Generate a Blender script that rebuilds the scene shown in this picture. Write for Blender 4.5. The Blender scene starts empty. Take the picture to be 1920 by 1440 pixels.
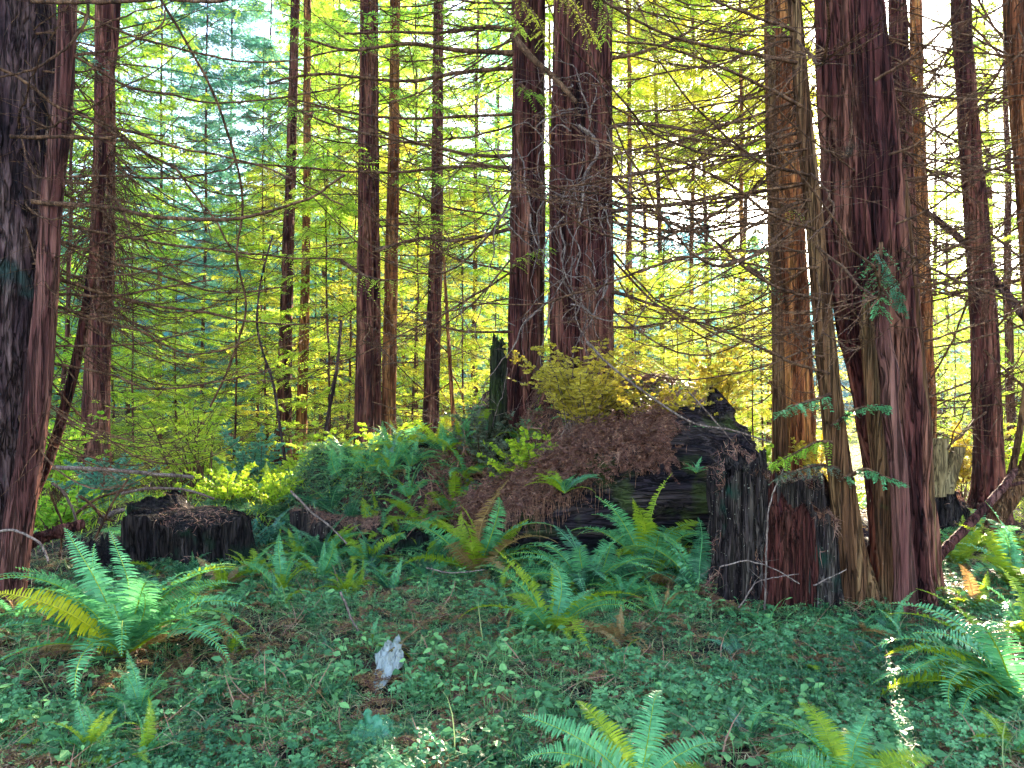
import bpy, math
import numpy as np
from mathutils import Vector

# ------------------------------------------------------------------ camera, sky, sun, exposure
SC = bpy.context.scene
COL = SC.collection
F, CX, CY, H = 1440.0, 960.0, 760.0, 1.5          # photograph pixels; horizon row; eye height

cam_d = bpy.data.cameras.new("camera")
cam = bpy.data.objects.new("camera", cam_d); COL.objects.link(cam)
cam_d.sensor_width = 36; cam_d.lens = 36 * F / 1920.0
cam_d.shift_y = (CY - 720) / 1920.0
cam_d.clip_start = 0.05; cam_d.clip_end = 3000
cam.location = (0, 0, H); cam.rotation_euler = (math.radians(90), 0, 0)
SC.camera = cam

SUN_AZ, SUN_EL = math.radians(20.5), math.radians(18.0)
world = bpy.data.worlds.new("World"); SC.world = world; world.use_nodes = True
wn = world.node_tree
bg = wn.nodes["Background"]
sky = wn.nodes.new("ShaderNodeTexSky"); sky.sky_type = 'NISHITA'; sky.sun_disc = False
sky.sun_elevation = SUN_EL; sky.sun_rotation = SUN_AZ
sky.air_density = 1.0; sky.dust_density = 0.7; sky.ozone_density = 2.5
wn.links.new(sky.outputs[0], bg.inputs[0]); bg.inputs[1].default_value = 0.095

sd = Vector((math.sin(SUN_AZ) * math.cos(SUN_EL), math.cos(SUN_AZ) * math.cos(SUN_EL), math.sin(SUN_EL)))
sun_d = bpy.data.lights.new("sun", 'SUN'); sun_d.energy = 4.0; sun_d.angle = math.radians(0.55)
sun_d.color = (1.0, 0.90, 0.72)
sun = bpy.data.objects.new("sun", sun_d); COL.objects.link(sun)
sun.rotation_euler = (-sd).to_track_quat('-Z', 'Y').to_euler(); sun.location = (0, 0, 40)

SC.view_settings.view_transform = 'Standard'; SC.view_settings.look = 'None'
SC.view_settings.exposure = 4.0; SC.view_settings.gamma = 1
SC.view_settings.use_white_balance = True; SC.view_settings.white_balance_temperature = 7200
cy = SC.cycles
cy.max_bounces = 8; cy.diffuse_bounces = 5; cy.glossy_bounces = 2; cy.transmission_bounces = 6
cy.transparent_max_bounces = 4; cy.volume_bounces = 0; cy.caustics_reflective = False; cy.caustics_refractive = False
cy.use_denoising = True; cy.use_adaptive_sampling = True; cy.adaptive_threshold = 0.02
cy.sample_clamp_indirect = 6

# ------------------------------------------------------------------ small numeric helpers
def P(px, py, Y):
    return np.array([(px - CX) * Y / F, Y, H + (CY - py) * Y / F])

def R_(seed): return np.random.default_rng(seed)

def _h(ix, iy, iz, s):
    h = (ix * 374761393 + iy * 668265263 + iz * 1274126177 + s * 362437) & 0xffffffff
    h = ((h ^ (h >> 13)) * 1103515245) & 0xffffffff
    h = ((h ^ (h >> 15)) * 2246822519) & 0xffffffff
    return ((h ^ (h >> 16)) & 0xffffff) / 16777215.0

def vn(x, y, z=0.0, s=0):
    x, y, z = np.broadcast_arrays(np.asarray(x, float), np.asarray(y, float), np.asarray(z, float))
    ix = np.floor(x).astype(np.int64); iy = np.floor(y).astype(np.int64); iz = np.floor(z).astype(np.int64)
    fx, fy, fz = x - ix, y - iy, z - iz
    fx = fx * fx * (3 - 2 * fx); fy = fy * fy * (3 - 2 * fy); fz = fz * fz * (3 - 2 * fz)
    r = 0
    for a in (0, 1):
        for b in (0, 1):
            for c in (0, 1):
                w = (fx if a else 1 - fx) * (fy if b else 1 - fy) * (fz if c else 1 - fz)
                r = r + w * _h(ix + a, iy + b, iz + c, s)
    return r

def fbm(x, y, z=0.0, s=0, o=3):
    r, a, t = 0, 1.0, 0
    for k in range(o):
        r = r + a * vn(x * 2 ** k, y * 2 ** k, np.asarray(z) * 2 ** k, s + k); t += a; a *= .5
    return r / t

def sm(a, b, x):
    t = np.clip((x - a) / (b - a), 0, 1); return t * t * (3 - 2 * t)

def nrm(v):
    return v / np.maximum(np.linalg.norm(v, axis=-1, keepdims=True), 1e-9)

# ------------------------------------------------------------------ ground height
def gz(x, y):
    x = np.asarray(x, float); y = np.asarray(y, float)
    z = 0.10 * (fbm(x * .6, y * .6, 0, 3) - .5) * 2 * sm(2, 5, y) + 0.035 * (fbm(x * 3.1, y * 3.1, 0, 9) - .5) * 2
    wob = .12 * (fbm(x * 1.3, y * 1.3, 0, 21) - .5) * 2
    q = np.sqrt(((x - .95) / np.where(x < .95, 1.85, 2.35)) ** 2 + ((y - 9.75) / 2.45) ** 2) + wob
    z = z + 1.72 * sm(1.02, .50, q)
    q2 = np.sqrt(((x + 1.25) / 1.45) ** 2 + ((y - 9.3) / 1.75) ** 2) + wob
    z = z + .86 * sm(1.05, .62, q2) * (1 - .75 * sm(1.0, .5, q))
    q3 = np.sqrt(((x - 2.9) / 1.3) ** 2 + ((y - 8.0) / 1.5) ** 2) + wob
    z = z + .42 * sm(1.1, .5, q3) * (1 - sm(1.0, .5, q))
    q4 = np.sqrt(((x + 3.6) / 1.6) ** 2 + ((y - 8.9) / 1.6) ** 2) + wob
    z = z + .33 * sm(1.1, .5, q4)
    z = z + .13 * np.exp(-((x - 2.05) / .75) ** 2 - ((y - 5.75) / .5) ** 2) + .10 * np.exp(-((x + 3.1) / .8) ** 2 - ((y - 7.0) / .5) ** 2)
    z = z + .16 * (fbm(x * 1.6, y * 1.6, 0, 93) - .5) * sm(3.0, 4.2, y) * sm(20, 12, y)
    z = z + .10 * (fbm(x * 5, y * 5, 0, 91) - .5) * sm(.25, .8, z) * sm(14, 11, y)
    # wooded hill beyond
    z = z + sm(42, 150, y) * (27 - 17 * sm(-10, 50, x - .18 * y)) + .5 * (fbm(x * .08, y * .08, 0, 5) - .5) * sm(12, 30, y)
    return z

def hit(px, py, y0=2.4, y1=40):
    Y = np.arange(y0, y1, .02)
    x = (px - CX) * Y / F; z = H + (CY - py) * Y / F
    below = np.nonzero(z <= gz(x, Y))[0]
    i = below[0] if len(below) else len(Y) - 1
    return np.array([x[i], Y[i], float(gz(x[i], Y[i]))])

# ------------------------------------------------------------------ mesh building
class Geo:
    def __init__(s): s.V = []; s.Q = []; s.T = []; s.M = []; s.n = 0
    def add(s, V, Q, tint=.5, mat=0):
        V = np.asarray(V, float).reshape(-1, 3); Q = np.asarray(Q, np.int64).reshape(-1, 4)
        s.V.append(V); s.Q.append(Q + s.n)
        s.T.append(np.broadcast_to(np.asarray(tint, float).ravel(), (len(V),)) if np.size(tint) in (1, len(V)) else np.resize(tint, len(V)))
        s.M.append(np.full(len(Q), mat, np.int32)); s.n += len(V)
    def mesh(s, name, mats, smooth=False):
        V = np.concatenate(s.V); Q = np.concatenate(s.Q); T = np.concatenate(s.T); M = np.concatenate(s.M)
        me = bpy.data.meshes.new(name)
        me.vertices.add(len(V)); me.vertices.foreach_set("co", V.astype(np.float32).ravel())
        me.loops.add(len(Q) * 4); me.loops.foreach_set("vertex_index", Q.astype(np.int32).ravel())
        me.polygons.add(len(Q)); me.polygons.foreach_set("loop_start", np.arange(0, len(Q) * 4, 4, dtype=np.int32))
        for m in mats: me.materials.append(m)
        me.polygons.foreach_set("material_index", M)
        me.polygons.foreach_set("use_smooth", np.full(len(Q), smooth))
        a = me.attributes.new("tint", 'FLOAT', 'POINT'); a.data.foreach_set("value", T.astype(np.float32))
        me.update(calc_edges=True); me.validate()
        return me
    def obj(s, name, mats, parent=None, smooth=False):
        return link(name, s.mesh(name, mats, smooth), parent)

def link(name, data, parent=None):
    o = bpy.data.objects.new(name, data); COL.objects.link(o)
    if parent is not None: o.parent = parent
    return o

def empty(name, loc=(0, 0, 0)):
    o = bpy.data.objects.new(name, None); COL.objects.link(o); o.location = loc; o.empty_display_size = .2
    return o

def tag(o, label=None, cat=None, group=None, kind=None):
    if label: o["label"] = label
    if cat: o["category"] = cat
    if group: o["group"] = group
    if kind: o["kind"] = kind
    return o

def copy_tree(o, parent=None):
    c = o.copy(); COL.objects.link(c); c.parent = parent
    for ch in [x for x in KIDS.get(o.name, [])]:
        d = ch.copy(); COL.objects.link(d); d.parent = c
    return c
KIDS = {}

def smooth_path(pts, n):
    """Catmull-Rom through pts -> n points (any columns)."""
    p = np.asarray(pts, float); m = len(p)
    if m == 2:
        t = np.linspace(0, 1, n)[:, None]; return p[0] * (1 - t) + p[1] * t
    q = np.vstack([2 * p[0] - p[1], p, 2 * p[-1] - p[-2]])
    u = np.linspace(0, m - 1, n); i = np.minimum(u.astype(int), m - 2); t = (u - i)[:, None]
    a, b, c, d = q[i], q[i + 1], q[i + 2], q[i + 3]
    return .5 * (2 * b + (c - a) * t + (2 * a - 5 * b + 4 * c - d) * t ** 2 + (3 * b - a - 3 * c + d) * t ** 3)

def tubes(paths, radii, k=4):
    """paths (B,n,3), radii (B,n) -> V, Q"""
    paths = np.asarray(paths, float); radii = np.asarray(radii, float)
    if paths.ndim == 2: paths = paths[None]; radii = radii[None]
    B, n, _ = paths.shape
    t = nrm(np.gradient(paths, axis=1))
    over = nrm(paths[:, -1] - paths[:, 0])
    ref = np.where(np.abs(over[:, 2:3]) > .8, np.array([[1., .1, 0]]), np.array([[0, 0, 1.]]))[:, None, :]
    a = nrm(np.cross(t, ref)); b = np.cross(t, a)
    ang = np.arange(k) * 2 * math.pi / k
    V = paths[:, :, None, :] + radii[:, :, None, None] * (np.cos(ang)[None, None, :, None] * a[:, :, None, :] + np.sin(ang)[None, None, :, None] * b[:, :, None, :])
    idx = np.arange(B * n * k).reshape(B, n, k)
    i0 = idx[:, :-1, :]; i1 = idx[:, 1:, :]
    Q = np.stack([i0, np.roll(i0, -1, 2), np.roll(i1, -1, 2), i1], -1).reshape(-1, 4)
    return V.reshape(-1, 3), Q

def ring_grid(nr, nc):
    idx = np.arange(nr * nc).reshape(nr, nc)
    i0, i1 = idx[:-1], idx[1:]
    return np.stack([i0, np.roll(i0, -1, 1), np.roll(i1, -1, 1), i1], -1).reshape(-1, 4)

# ------------------------------------------------------------------ materials
def mat_new(name):
    m = bpy.data.materials.new(name); m.use_nodes = True
    nt = m.node_tree; nt.nodes.clear()
    return m, nt, nt.nodes.new("ShaderNodeOutputMaterial")

def ramp(nt, stops, src=None):
    r = nt.nodes.new("ShaderNodeValToRGB")
    e = r.color_ramp.elements
    while len(e) < len(stops): e.new(.5)
    for el, (p, c) in zip(e, stops): el.position = p; el.color = (*c, 1)
    if src is not None: nt.links.new(src, r.inputs[0])
    return r

def noise(nt, co, scale, detail=3, mapping=None, rough=.55, dist=0.0):
    if mapping is not None:
        mp = nt.nodes.new("ShaderNodeMapping"); mp.inputs["Scale"].default_value = mapping
        nt.links.new(co, mp.inputs[0]); co = mp.outputs[0]
    n = nt.nodes.new("ShaderNodeTexNoise"); n.inputs["Scale"].default_value = scale
    n.inputs["Detail"].default_value = detail; n.inputs["Roughness"].default_value = rough
    n.inputs["Distortion"].default_value = dist
    nt.links.new(co, n.inputs["Vector"])
    return n.outputs["Fac"]

def mixc(nt, fac, a, b, mode='MIX'):
    m = nt.nodes.new("ShaderNodeMix"); m.data_type = 'RGBA'; m.blend_type = mode
    for sock, v in ((m.inputs[0], fac), (m.inputs[6], a), (m.inputs[7], b)):
        if isinstance(v, (int, float)): sock.default_value = v
        elif isinstance(v, tuple): sock.default_value = (*v, 1)
        else: nt.links.new(v, sock)
    return m.outputs[2]

def leaf_mat(name, c0, c1, c2, trans=.5, tcol=None, spec=.35, rough=.45):
    m, nt, out = mat_new(name)
    at = nt.nodes.new("ShaderNodeAttribute"); at.attribute_name = "tint"
    r = ramp(nt, [(0, c0), (.5, c1), (1, c2)], at.outputs["Fac"])
    b = nt.nodes.new("ShaderNodeBsdfPrincipled"); b.inputs["Roughness"].default_value = rough
    b.inputs["Specular IOR Level"].default_value = spec
    nt.links.new(r.outputs[0], b.inputs["Base Color"])
    t = nt.nodes.new("ShaderNodeBsdfTranslucent")
    if tcol:
        nt.links.new(mixc(nt, 1.0, r.outputs[0], tcol, 'MULTIPLY'), t.inputs[0])
    else: nt.links.new(r.outputs[0], t.inputs[0])
    mx = nt.nodes.new("ShaderNodeMixShader"); mx.inputs[0].default_value = trans
    nt.links.new(b.outputs[0], mx.inputs[1]); nt.links.new(t.outputs[0], mx.inputs[2])
    nt.links.new(mx.outputs[0], out.inputs[0])
    return m

def bark_mat(name, cols, moss=None, moss_amt=.5, fz=.7, fr=8, bump=.6, rough=.85, axis=2, moss_scale=2.2, speck=None):
    m, nt, out = mat_new(name)
    tc = nt.nodes.new("ShaderNodeTexCoord"); co = tc.outputs["Object"]
    sc = [fr, fr, fr]; sc[axis] = fz
    sc2 = [fr * 5, fr * 5, fr * 5]; sc2[axis] = fz * 3.5
    sc4 = [fr * 2.4, fr * 2.4, fr * 2.4]; sc4[axis] = fz * 1.6
    n1 = noise(nt, co, 1, 4, tuple(sc), dist=.5); n2 = noise(nt, co, 1, 3, tuple(sc2), dist=.4)
    n4 = noise(nt, co, 1, 2, tuple(sc4), dist=.7)
    ab = nt.nodes.new("ShaderNodeMath"); ab.operation = 'SUBTRACT'; nt.links.new(n4, ab.inputs[0]); ab.inputs[1].default_value = .5
    ac = nt.nodes.new("ShaderNodeMath"); ac.operation = 'ABSOLUTE'; nt.links.new(ab.outputs[0], ac.inputs[0])
    crack_shade = ramp(nt, [(0, (.22, .22, .22)), (.07, (1.15, 1.15, 1.15))], ac.outputs[0])
    r = ramp(nt, [(.28, cols[0]), (.48, cols[1]), (.72, cols[2])], n1)
    col = mixc(nt, .55, r.outputs[0], ramp(nt, [(.3, (.25, .25, .25)), (.7, (1.9, 1.9, 1.9))], n2).outputs[0], 'MULTIPLY')
    col = mixc(nt, .85, col, crack_shade.outputs[0], 'MULTIPLY')  # lines painted darker: inner bark tone plus furrow shade put into the colour
    if speck:
        col = mixc(nt, ramp(nt, [(.70, (0, 0, 0)), (.73, (1, 1, 1))], noise(nt, co, 55, 2)).outputs[0], col, speck)
    if moss:
        n3 = noise(nt, co, moss_scale, 4)
        col = mixc(nt, ramp(nt, [(moss_amt, (0, 0, 0)), (moss_amt + .09, (1, 1, 1))], n3).outputs[0], col, moss)
    b = nt.nodes.new("ShaderNodeBsdfPrincipled"); b.inputs["Roughness"].default_value = rough
    b.inputs["Specular IOR Level"].default_value = .06
    nt.links.new(col, b.inputs["Base Color"])
    bp = nt.nodes.new("ShaderNodeBump"); bp.inputs["Strength"].default_value = bump; bp.inputs["Distance"].default_value = .05
    hm = nt.nodes.new("ShaderNodeMath"); hm.operation = 'ADD'; nt.links.new(n2, hm.inputs[0]); nt.links.new(crack_shade.outputs[0], hm.inputs[1])
    nt.links.new(hm.outputs[0], bp.inputs["Height"]); nt.links.new(bp.outputs[0], b.inputs["Normal"])
    nt.links.new(b.outputs[0], out.inputs[0])
    return m

M = {}
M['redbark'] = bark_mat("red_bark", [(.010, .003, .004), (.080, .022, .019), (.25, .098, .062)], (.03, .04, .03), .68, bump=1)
M['sunbark'] = bark_mat("sunlit_orange_bark", [(.03, .010, .006), (.20, .060, .024), (.48, .21, .07)], (.09, .11, .02), .68, bump=1)  # brighter, more orange than the red bark: sunlight painted into the colour
M['greybark'] = bark_mat("grey_bark", [(.008, .005, .007), (.045, .022, .024), (.15, .085, .078)], (.03, .045, .04), .62, bump=1, fz=1.8)
M['smoothbark'] = bark_mat("smooth_bark", [(.03, .010, .010), (.09, .030, .026), (.19, .08, .06)], (.05, .055, .035), .68, fr=9, bump=.9)
M['brownbark'] = bark_mat("brown_bark", [(.03, .012, .007), (.11, .046, .022), (.22, .12, .055)], (.06, .07, .02), .66, fr=10, bump=.9)
M['deadwood'] = bark_mat("dead_branch_bark", [(.025, .012, .008), (.09, .042, .024), (.20, .10, .055)], None, fr=14, fz=3, bump=.2)
M['palewood'] = bark_mat("pale_twig_bark", [(.08, .05, .045), (.15, .10, .085), (.24, .17, .14)], None, fr=14, fz=6, bump=.2)
M['rotwood'] = bark_mat("rotting_wood", [(.005, .004, .008), (.024, .016, .020), (.075, .05, .042)], (.045, .055, .018), .55, fz=1.1, fr=9, axis=0, bump=1)
M['stumpwood'] = bark_mat("stump_wood", [(.007, .005, .006), (.034, .022, .022), (.13, .095, .075)], (.016, .05, .034), .60, fz=1.0, fr=16, bump=1, speck=(.45, .42, .33))
M['stumpdark'] = bark_mat("dark_stump_wood", [(.005, .004, .005), (.016, .011, .012), (.05, .036, .032)], (.012, .028, .016), .58, fz=1.4, fr=10, bump=1)
M['stumpred'] = bark_mat("red_heartwood", [(.03, .006, .008), (.07, .018, .014), (.11, .038, .026)], (.03, .03, .025), .66, fz=.8, fr=13, bump=1)
M['mosswood'] = bark_mat("mossy_wood", [(.010, .010, .007), (.022, .022, .012), (.04, .036, .02)], (.022, .03, .008), .50, fz=2, fr=8, bump=1, moss_scale=5)
M['cutwood'] = bark_mat("weathered_plank_wood", [(.08, .05, .025), (.17, .11, .05), (.28, .20, .10)], (.12, .12, .04), .62, fz=1.2, fr=14, bump=.5)

M['leaf_yg'] = leaf_mat("yellow_green_needles", (.20, .40, .03), (.48, .68, .06), (.84, .88, .14), .68, spec=.15)
M['leaf_gold'] = leaf_mat("golden_needles", (.36, .42, .03), (.70, .66, .06), (.92, .78, .14), .68, spec=.15)
M['leaf_green'] = leaf_mat("green_needles", (.10, .28, .035), (.28, .54, .05), (.60, .74, .08), .66, spec=.2)
M['leaf_teal'] = leaf_mat("blue_green_needles", (.03, .15, .11), (.08, .30, .20), (.24, .46, .26), .55, spec=.25)
M['leaf_far'] = leaf_mat("hazed_far_needles", (.03, .18, .24), (.08, .32, .38), (.20, .50, .32), .5, spec=.1)  # distance haze painted into the needle colour as extra blue
M['shrub_gold'] = leaf_mat("golden_shrub_leaves", (.22, .17, .02), (.56, .44, .04), (.85, .68, .12), .6)
M['shrub_green'] = leaf_mat("green_shrub_leaves", (.16, .32, .02), (.42, .58, .04), (.76, .78, .08), .66)
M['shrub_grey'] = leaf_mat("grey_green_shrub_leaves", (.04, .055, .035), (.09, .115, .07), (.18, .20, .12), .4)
M['fern_g'] = leaf_mat("green_fern", (.025, .14, .045), (.09, .32, .12), (.22, .54, .22), .4, spec=.4, rough=.35)
M['fern_y'] = leaf_mat("yellow_green_fern", (.10, .19, .012), (.24, .34, .02), (.42, .46, .03), .5, spec=.3)
M['fern_d'] = leaf_mat("dying_fern", (.13, .06, .02), (.27, .14, .05), (.40, .26, .10), .35)
M['fern_yel'] = leaf_mat("yellowed_fern", (.35, .32, .01), (.60, .52, .02), (.75, .62, .04), .5)
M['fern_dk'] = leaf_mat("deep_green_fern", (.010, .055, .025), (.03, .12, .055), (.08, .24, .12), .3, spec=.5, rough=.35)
M['clover'] = leaf_mat("clover_leaves", (.012, .07, .022), (.05, .18, .065), (.17, .40, .15), .35, spec=.3)
M['herb'] = leaf_mat("herb_leaves", (.03, .11, .035), (.08, .22, .08), (.22, .44, .14), .35, spec=.2)
M['grassm'] = leaf_mat("trailing_grass", (.02, .07, .035), (.08, .17, .08), (.34, .36, .13), .35, spec=.15)
M['needles'] = leaf_mat("fallen_needles", (.03, .010, .010), (.14, .05, .036), (.38, .18, .11), .15, spec=.3)
M['straw'] = leaf_mat("dry_straw", (.20, .13, .06), (.36, .26, .13), (.52, .42, .24), .2, spec=.2)
M['bag'] = leaf_mat("white_plastic", (.26, .26, .24), (.36, .36, .33), (.50, .50, .46), .3, spec=.6, rough=.3)
M['greenplastic'] = leaf_mat("green_plastic", (.02, .13, .05), (.05, .24, .10), (.14, .38, .18), .25, spec=.6, rough=.3)

def soil_mat():
    m, nt, out = mat_new("forest_soil")
    tc = nt.nodes.new("ShaderNodeTexCoord"); co = tc.outputs["Object"]
    n1 = noise(nt, co, 2.3, 6); n2 = noise(nt, co, 38, 5, None, .7); n3 = noise(nt, co, .9, 4)
    r = ramp(nt, [(.30, (.010, .008, .010)), (.5, (.035, .018, .018)), (.7, (.10, .045, .034))], n1)
    col = mixc(nt, .7, r.outputs[0], ramp(nt, [(.3, (.2, .2, .2)), (.7, (1.8, 1.8, 1.8))], n2).outputs[0], 'MULTIPLY')
    sep = nt.nodes.new("ShaderNodeSeparateXYZ"); nt.links.new(co, sep.inputs[0])
    mr = nt.nodes.new("ShaderNodeMapRange"); mr.inputs[1].default_value = 12; mr.inputs[2].default_value = 22
    nt.links.new(sep.outputs[1], mr.inputs[0])
    gr = ramp(nt, [(.35, (.04, .05, .015)), (.65, (.13, .15, .03))], n3)
    col = mixc(nt, mr.outputs[0], col, gr.outputs[0])
    b = nt.nodes.new("ShaderNodeBsdfPrincipled"); b.inputs["Roughness"].default_value = .95
    b.inputs["Specular IOR Level"].default_value = .04
    nt.links.new(col, b.inputs["Base Color"])
    bp = nt.nodes.new("ShaderNodeBump"); bp.inputs["Strength"].default_value = .9; bp.inputs["Distance"].default_value = .03
    nt.links.new(n2, bp.inputs["Height"]); nt.links.new(bp.outputs[0], b.inputs["Normal"])
    nt.links.new(b.outputs[0], out.inputs[0])
    return m
M['soil'] = soil_mat()

# ------------------------------------------------------------------ ground
def build_ground():
    u = np.linspace(-1, 1, 341); v = np.linspace(0, 1, 341)
    x = np.sinh(u * 4.6) / np.sinh(4.6) * 240 + 0.3
    k = np.sinh(v * 5.4) / np.sinh(5.4)
    yf = 2.2 + 260 * k; yb = 2.2 - 60 * np.linspace(0, 1, 21)[1:][::-1] ** 1.5
    y = np.concatenate([yb, yf])
    X, Y = np.meshgrid(x, y); Z = gz(X, Y)
    V = np.stack([X, Y, Z], -1).reshape(-1, 3)
    nx, ny = len(x), len(y); idx = np.arange(nx * ny).reshape(ny, nx)
    Q = np.stack([idx[:-1, :-1], idx[:-1, 1:], idx[1:, 1:], idx[1:, :-1]], -1).reshape(-1, 4)
    g = Geo(); g.add(V, Q); o = g.obj("ground", [M['soil']], smooth=True); tag(o, kind='structure')
build_ground()

# ------------------------------------------------------------------ foliage
def foliage(g, paths, nt, nl, tl, ll, lw, seed, t0=.2, droop=.15, tint=(.2, .8), mat=0, flat=.35, taper=.7, wood=None, wr=.003, tzoff=0.0):
    """Flat sprays of small leaf blades on side twigs of each path."""
    rng = R_(seed); B, n, _ = paths.shape
    t = np.linspace(t0, 1, nt)[None] + rng.uniform(-.4, .4, (B, nt)) / nt; t = np.clip(t, 0, .999)
    i = np.minimum((t * (n - 1)).astype(int), n - 2); f = (t * (n - 1) - i)[..., None]
    bi = np.arange(B)[:, None]
    p = paths[bi, i] * (1 - f) + paths[bi, i + 1] * f
    tan = nrm(paths[bi, i + 1] - paths[bi, i])
    up = np.array([0, 0, 1.]); side = nrm(np.cross(tan, up) + 1e-5)
    p = np.repeat(p[:, :, None], 2, 2); tan = np.repeat(tan[:, :, None], 2, 2); side = np.stack([side, -side], 2)
    sh = p.shape[:3]
    l = tl * (1 - taper * t)[:, :, None] * rng.uniform(.6, 1.2, sh)
    d = nrm(tan * rng.uniform(.4, .9, sh + (1,)) + side + rng.normal(0, .18, sh + (3,)) + np.array([0, 0, -droop]))
    u = (np.arange(nl) + .6) / nl
    q = p[..., None, :] + d[..., None, :] * (l[..., None] * u)[..., None]
    q[..., 2] -= droop * l[..., None] * u ** 2
    side2 = nrm(np.cross(d, up)); nn = nrm(np.cross(side2, d) + rng.normal(0, flat, sh + (3,)))
    side2 = nrm(np.cross(nn, d))
    dd = np.broadcast_to(d[..., None, :], q.shape); ss = np.broadcast_to(side2[..., None, :], q.shape)
    for s_ in (1, -1):
        jit = rng.normal(0, .22, q.shape)
        a = nrm(dd * .75 + ss * s_ * .8 + jit)
        L = (ll * (1.1 - .5 * u) * rng.uniform(.7, 1.25, q.shape[:-1]))[..., None]
        b = nrm(np.cross(np.broadcast_to(nn[..., None, :], q.shape) + jit, a))
        W = lw * rng.uniform(.7, 1.2, q.shape[:-1])[..., None]
        v = np.stack([q, q + a * L * .5 + b * W * .5, q + a * L, q + a * L * .5 - b * W * .5], -2).reshape(-1, 3)
        base = rng.uniform(tint[0], tint[1], sh)[..., None] * np.ones(nl) + rng.normal(0, .06, q.shape[:-1])
        tn = np.repeat(np.clip(base, 0, 1).ravel(), 4)
        g.add(v, np.arange(len(v)).reshape(-1, 4), tn, mat)
    if wood is not None:
        e = p + d * l[..., None]; e[..., 2] -= droop * l
        mid = (p + e) / 2; mid[..., 2] += droop * l * .25
        tp = np.stack([p, mid, e], -2).reshape(-1, 3, 3)
        V, Q = tubes(tp, np.broadcast_to(np.array([wr, wr * .8, wr * .4]), tp.shape[:2]), 3)
        g.add(V, Q, .5, wood)

def radial_paths(nb, z0, z1, Lmax, seed, shape=1.0, n=9, lift=(.0, .35), drop=(.25, .6), cx=None, minL=.3, rmin=0.0):
    rng = R_(seed)
    u = (np.arange(nb) + rng.uniform(0, 1, nb)) / nb
    z = z0 + (z1 - z0) * u
    az = np.arange(nb) * 2.39996 + rng.uniform(-.5, .5, nb)
    L = Lmax * np.maximum(minL, (1 - .8 * u ** shape)) * rng.uniform(.55, 1.1, nb)
    a = rng.uniform(*lift, nb); b = rng.uniform(*drop, nb)
    t = np.linspace(0, 1, n)[None]
    curl = rng.uniform(-.25, .25, nb)[:, None]
    ang = az[:, None] + curl * t
    r = rmin + L[:, None] * t
    x = r * np.cos(ang); y = r * np.sin(ang)
    zz = z[:, None] + L[:, None] * (a[:, None] * t - b[:, None] * t ** 2 + .18 * t ** 4)
    return np.stack([x, y, zz], -1), L

# ------------------------------------------------------------------ trunks
def trunk_geo(path, rad, seed, nseg=48, amp=.02, fr=12, fz=1.2, flare=.35, fh=.5, lobes=.12, k2=.4, ell=1.0, dz=None):
    """path (n,3) bottom->top, rad (n,): bark-furrowed tube."""
    n = len(path); th = np.linspace(0, 2 * math.pi, nseg, endpoint=False)[None]
    c, s = np.cos(th), np.sin(th)
    z = (path[:, 2] - path[0, 2])[:, None]; R0 = rad[:, None]
    fl = flare * np.exp(-z / fh)
    lob = lobes * (vn(c * 1.6 + 7, s * 1.6, z * .35, seed) - .5) * 2 * (1 + 2.5 * np.exp(-z / fh))
    Rm = float(np.mean(rad))
    wx = (vn(c * 3, s * 3, z * 2.2, seed + 5) - .5) * .35
    n1 = vn(c * Rm * fr + wx, s * Rm * fr + wx, z * fz, seed + 1)
    n2 = vn(c * Rm * fr * 2.3 + 9, s * Rm * fr * 2.3, z * fz * 2.1, seed + 2)
    n3 = vn(c * Rm * fr * 5, s * Rm * fr * 5, z * fz * 9, seed + 3)
    fur = np.abs(2 * n1 - 1) ** .6 - .6 + k2 * (np.abs(2 * n2 - 1) ** .7 - .5) + .35 * (n3 - .5)
    R = R0 * (1 + fl + lob) + amp * fur * np.minimum(1, R0 / Rm)
    V = np.stack([path[:, 0:1] + R * c * ell, path[:, 1:2] + R * s, np.broadcast_to(path[:, 2:3], R.shape)], -1)
    return V.reshape(-1, 3), ring_grid(n, nseg)

def px_trunk(pts, Y, dense=.03, top=18.0, base=None, lean_y=0.0):
    """pts: (px, py, width_px) listed top->bottom. Returns path, radii, bottom->top."""
    a = [(*P(x, y, Y), w * Y / F / 2) for x, y, w in pts][::-1]
    a = np.array(a)
    zb = float(gz(a[0, 0], a[0, 1])) - .12 if base is None else base
    if a[0, 2] > zb + .02:
        d = (a[1] - a[0]) / max(a[1, 2] - a[0, 2], .1)
        e = a[0] + d * (zb - a[0, 2]); e[3] = a[0, 3] * 1.03; a = np.vstack([e, a])
    fine = smooth_path(a, max(8, int((a[-1, 2] - a[0, 2]) / dense)))
    d = (a[-1] - a[-2]) / max(a[-1, 2] - a[-2, 2], .1)
    rows = []
    z = a[-1, 2]; h = top - z; cur = a[-1].copy()
    for k in range(1, 25):
        f = k / 24
        q = a[-1] + d * h * f * (1 - .3 * f); q[2] = z + h * f; q[3] = a[-1, 3] * (1 - .85 * f) + .01
        rows.append(q)
    fine = np.vstack([fine, rows])
    return fine[:, :3], fine[:, 3]

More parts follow.
